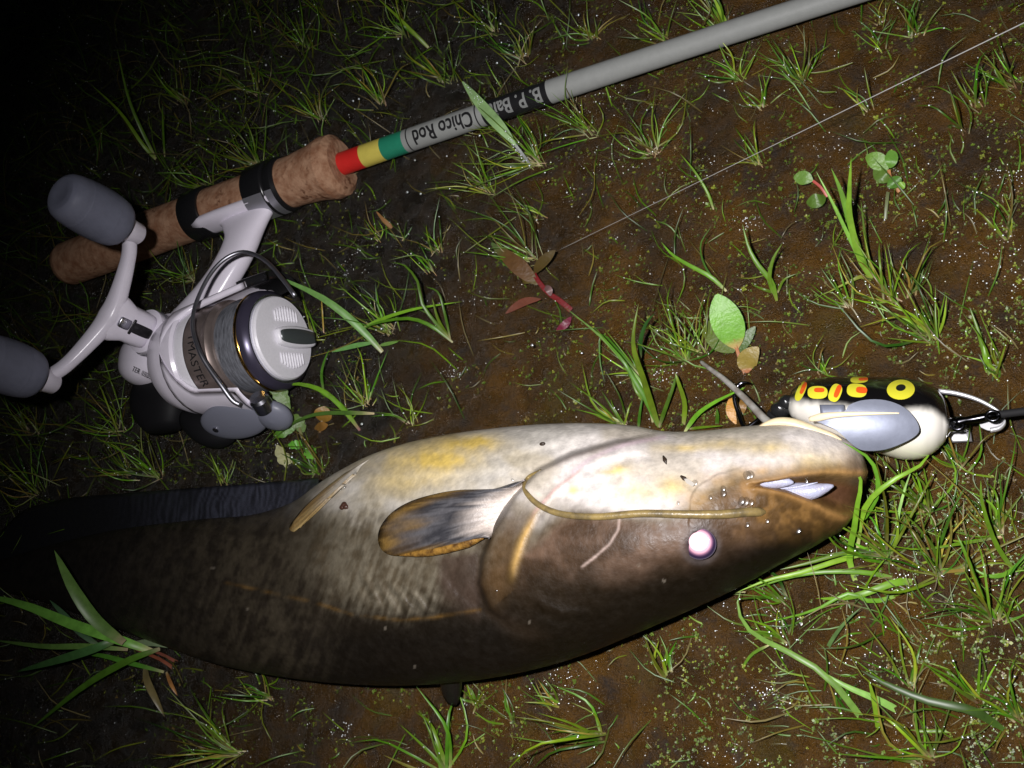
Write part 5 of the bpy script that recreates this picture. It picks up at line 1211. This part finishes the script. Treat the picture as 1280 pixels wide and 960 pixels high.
for k in range(12000):
    u = rng.uniform(-80, 1340); v = rng.uniform(-60, 1010)
    d_ = 0.06 + 0.10 * (float(fbm(np.array(u / 55), np.array(v / 55), 141, 2)) > 0.56) + 0.75 * float(sstep(0, 1, np.array((640 - u) / 700 + (300 - v) / 900))) + (0.42 if (u > 1040 and 560 < v < 800) else 0) + (0.16 if (u > 960 and v > 760) else 0)
    if rng.random() > d_ or bool(on_fishmask(np.array(u), np.array(v))): continue
    aw = away(u, v); a_ = math.atan2(-aw[1], aw[0]) + rng.gauss(0, 0.75)
    c = rng.choice(GREENS + [(120, 110, 70)]); j = rng.uniform(0.6, 1.0)
    stray(u, v, rng.uniform(10, 40) if rng.random() < 0.6 else rng.uniform(35, 95), a_, rng.uniform(0.35, 0.75), tuple(q * j for q in c), rng.uniform(0.1, 0.5))
for k in range(2600):       # the turf goes on outside the frame
    wx, wy = rng.uniform(-0.95, 0.42), rng.uniform(-0.34, 0.75)
    cpt_ = RC.T @ (np.array([wx, wy, 0.0]) - CAM)
    if cpt_[2] > -0.05: continue
    u, v = 640 + FOC * cpt_[0] / -cpt_[2], 480 - FOC * cpt_[1] / -cpt_[2]
    if -40 < u < 1320 and -40 < v < 1000: continue
    a_ = rng.uniform(0, 6.28); c = rng.choice(GREENS); j = rng.uniform(0.6, 1.0); Lm = rng.uniform(8, 34)
    stray(u, v, Lm * pxmm(u, v), a_, rng.uniform(0.4, 0.9), tuple(q * j for q in c), rng.uniform(0.1, 0.5))
st = mesh('stray_grass', np.concatenate(V), F, BLADE, col=np.concatenate(Cc)); st['kind'] = 'stuff'; st['label'] = 'fine stray grass blades between the tufts'; st['category'] = 'grass'
# ------------------------------------------------------------------ water beads
for k in range(5200):
    u = rng.uniform(-40, 1320); v = rng.uniform(-40, 1000)
    if bool(on_fishmask(np.array(u), np.array(v))): continue
    q = P(u, v, 0); d_ = float(fbm(np.array(u / 60), np.array(v / 60), 131, 3))
    if d_ + rng.gauss(0, 0.06) < 0.53: continue
    r = rng.choice((0.12, 0.15, 0.18, 0.24, 0.36)); DEW.append((q[0], q[1], gz(q) + r * 0.5 / 1000, r / 1000))
for k in range(34):
    cu_, cv_, cr_ = rng.uniform(420, 1280), rng.uniform(0, 960), rng.uniform(6, 20)
    for _ in range(rng.randrange(14, 44)):
        u, v = rng.gauss(cu_, cr_ * 1.5), rng.gauss(cv_, cr_)
        if bool(on_fishmask(np.array(u), np.array(v))): continue
        q = P(u, v, 0); DEW.append((q[0], q[1], gz(q) + 0.0001, rng.choice((0.14, 0.2, 0.28, 0.42)) / 1000))
for k in range(150):
    u = rng.uniform(20, 760); v = rng.uniform(0, 260) if k < 110 else rng.uniform(400, 640)
    q = P(u, v, 0); DEW.append((q[0], q[1], gz(q) + rng.uniform(0.001, 0.012), rng.choice((0.35, 0.45, 0.6, 0.8)) / 1000))
ph = (1 + 5 ** 0.5) / 2
ico = np.array([(-1, ph, 0), (1, ph, 0), (-1, -ph, 0), (1, -ph, 0), (0, -1, ph), (0, 1, ph), (0, -1, -ph), (0, 1, -ph), (ph, 0, -1), (ph, 0, 1), (-ph, 0, -1), (-ph, 0, 1)]); ico /= np.linalg.norm(ico[0])
icf = [(0, 11, 5), (0, 5, 1), (0, 1, 7), (0, 7, 10), (0, 10, 11), (1, 5, 9), (5, 11, 4), (11, 10, 2), (10, 7, 6), (7, 1, 8), (3, 9, 4), (3, 4, 2), (3, 2, 6), (3, 6, 8), (3, 8, 9), (4, 9, 5), (2, 4, 11), (6, 2, 10), (8, 6, 7), (9, 8, 1)]
iv = [tuple(p_) for p_ in ico]; cache = {}; f2 = []
def midp(a, b):
    k = (min(a, b), max(a, b))
    if k not in cache:
        m_ = (np.array(iv[a]) + np.array(iv[b])) / 2; m_ /= np.linalg.norm(m_); iv.append(tuple(m_)); cache[k] = len(iv) - 1
    return cache[k]
for a, b_, c in icf:
    x, y, z = midp(a, b_), midp(b_, c), midp(c, a); f2 += [(a, x, z), (b_, y, x), (c, z, y), (x, y, z)]
iv = np.array(iv); f2 = np.array(f2)
def clear_material(name, rough, fac):
    m = bpy.data.materials.new(name); m.use_nodes = True; t = m.node_tree; t.nodes.clear()
    o = t.nodes.new('ShaderNodeOutputMaterial'); x = t.nodes.new('ShaderNodeMixShader'); a = t.nodes.new('ShaderNodeBsdfTransparent'); g = t.nodes.new('ShaderNodeBsdfGlossy')
    g.inputs['Roughness'].default_value = rough; g.inputs['Color'].default_value = (0.93, 0.97, 1.0, 1); x.inputs[0].default_value = fac
    t.links.new(a.outputs[0], x.inputs[1]); t.links.new(g.outputs[0], x.inputs[2]); t.links.new(x.outputs[0], o.inputs[0]); return m
def beads(name, lst, m, label, parent=None):
    D = np.array([tuple(q) + (0.8,) * (5 - len(q)) for q in lst]); sq = np.ones((len(D), 1, 3)); sq[:, 0, 2] = D[:, 4]
    v = D[:, None, :3] + iv[None] * D[:, None, 3:4] * sq; f = f2[None] + (np.arange(len(D)) * len(iv))[:, None, None]
    o = mesh(name, v.reshape(-1, 3), f.reshape(-1, 3), m, parent); o['kind'] = 'stuff'; o['label'] = label
    return o
beads('water_beads', DEW, clear_material('water_bead', 0.33, 0.85), 'beads of water on mud and grass')['category'] = 'water'
beads('slime_drops', SLIME, clear_material('slime', 0.2, 0.22), 'wet drops on the fish skin', fish)
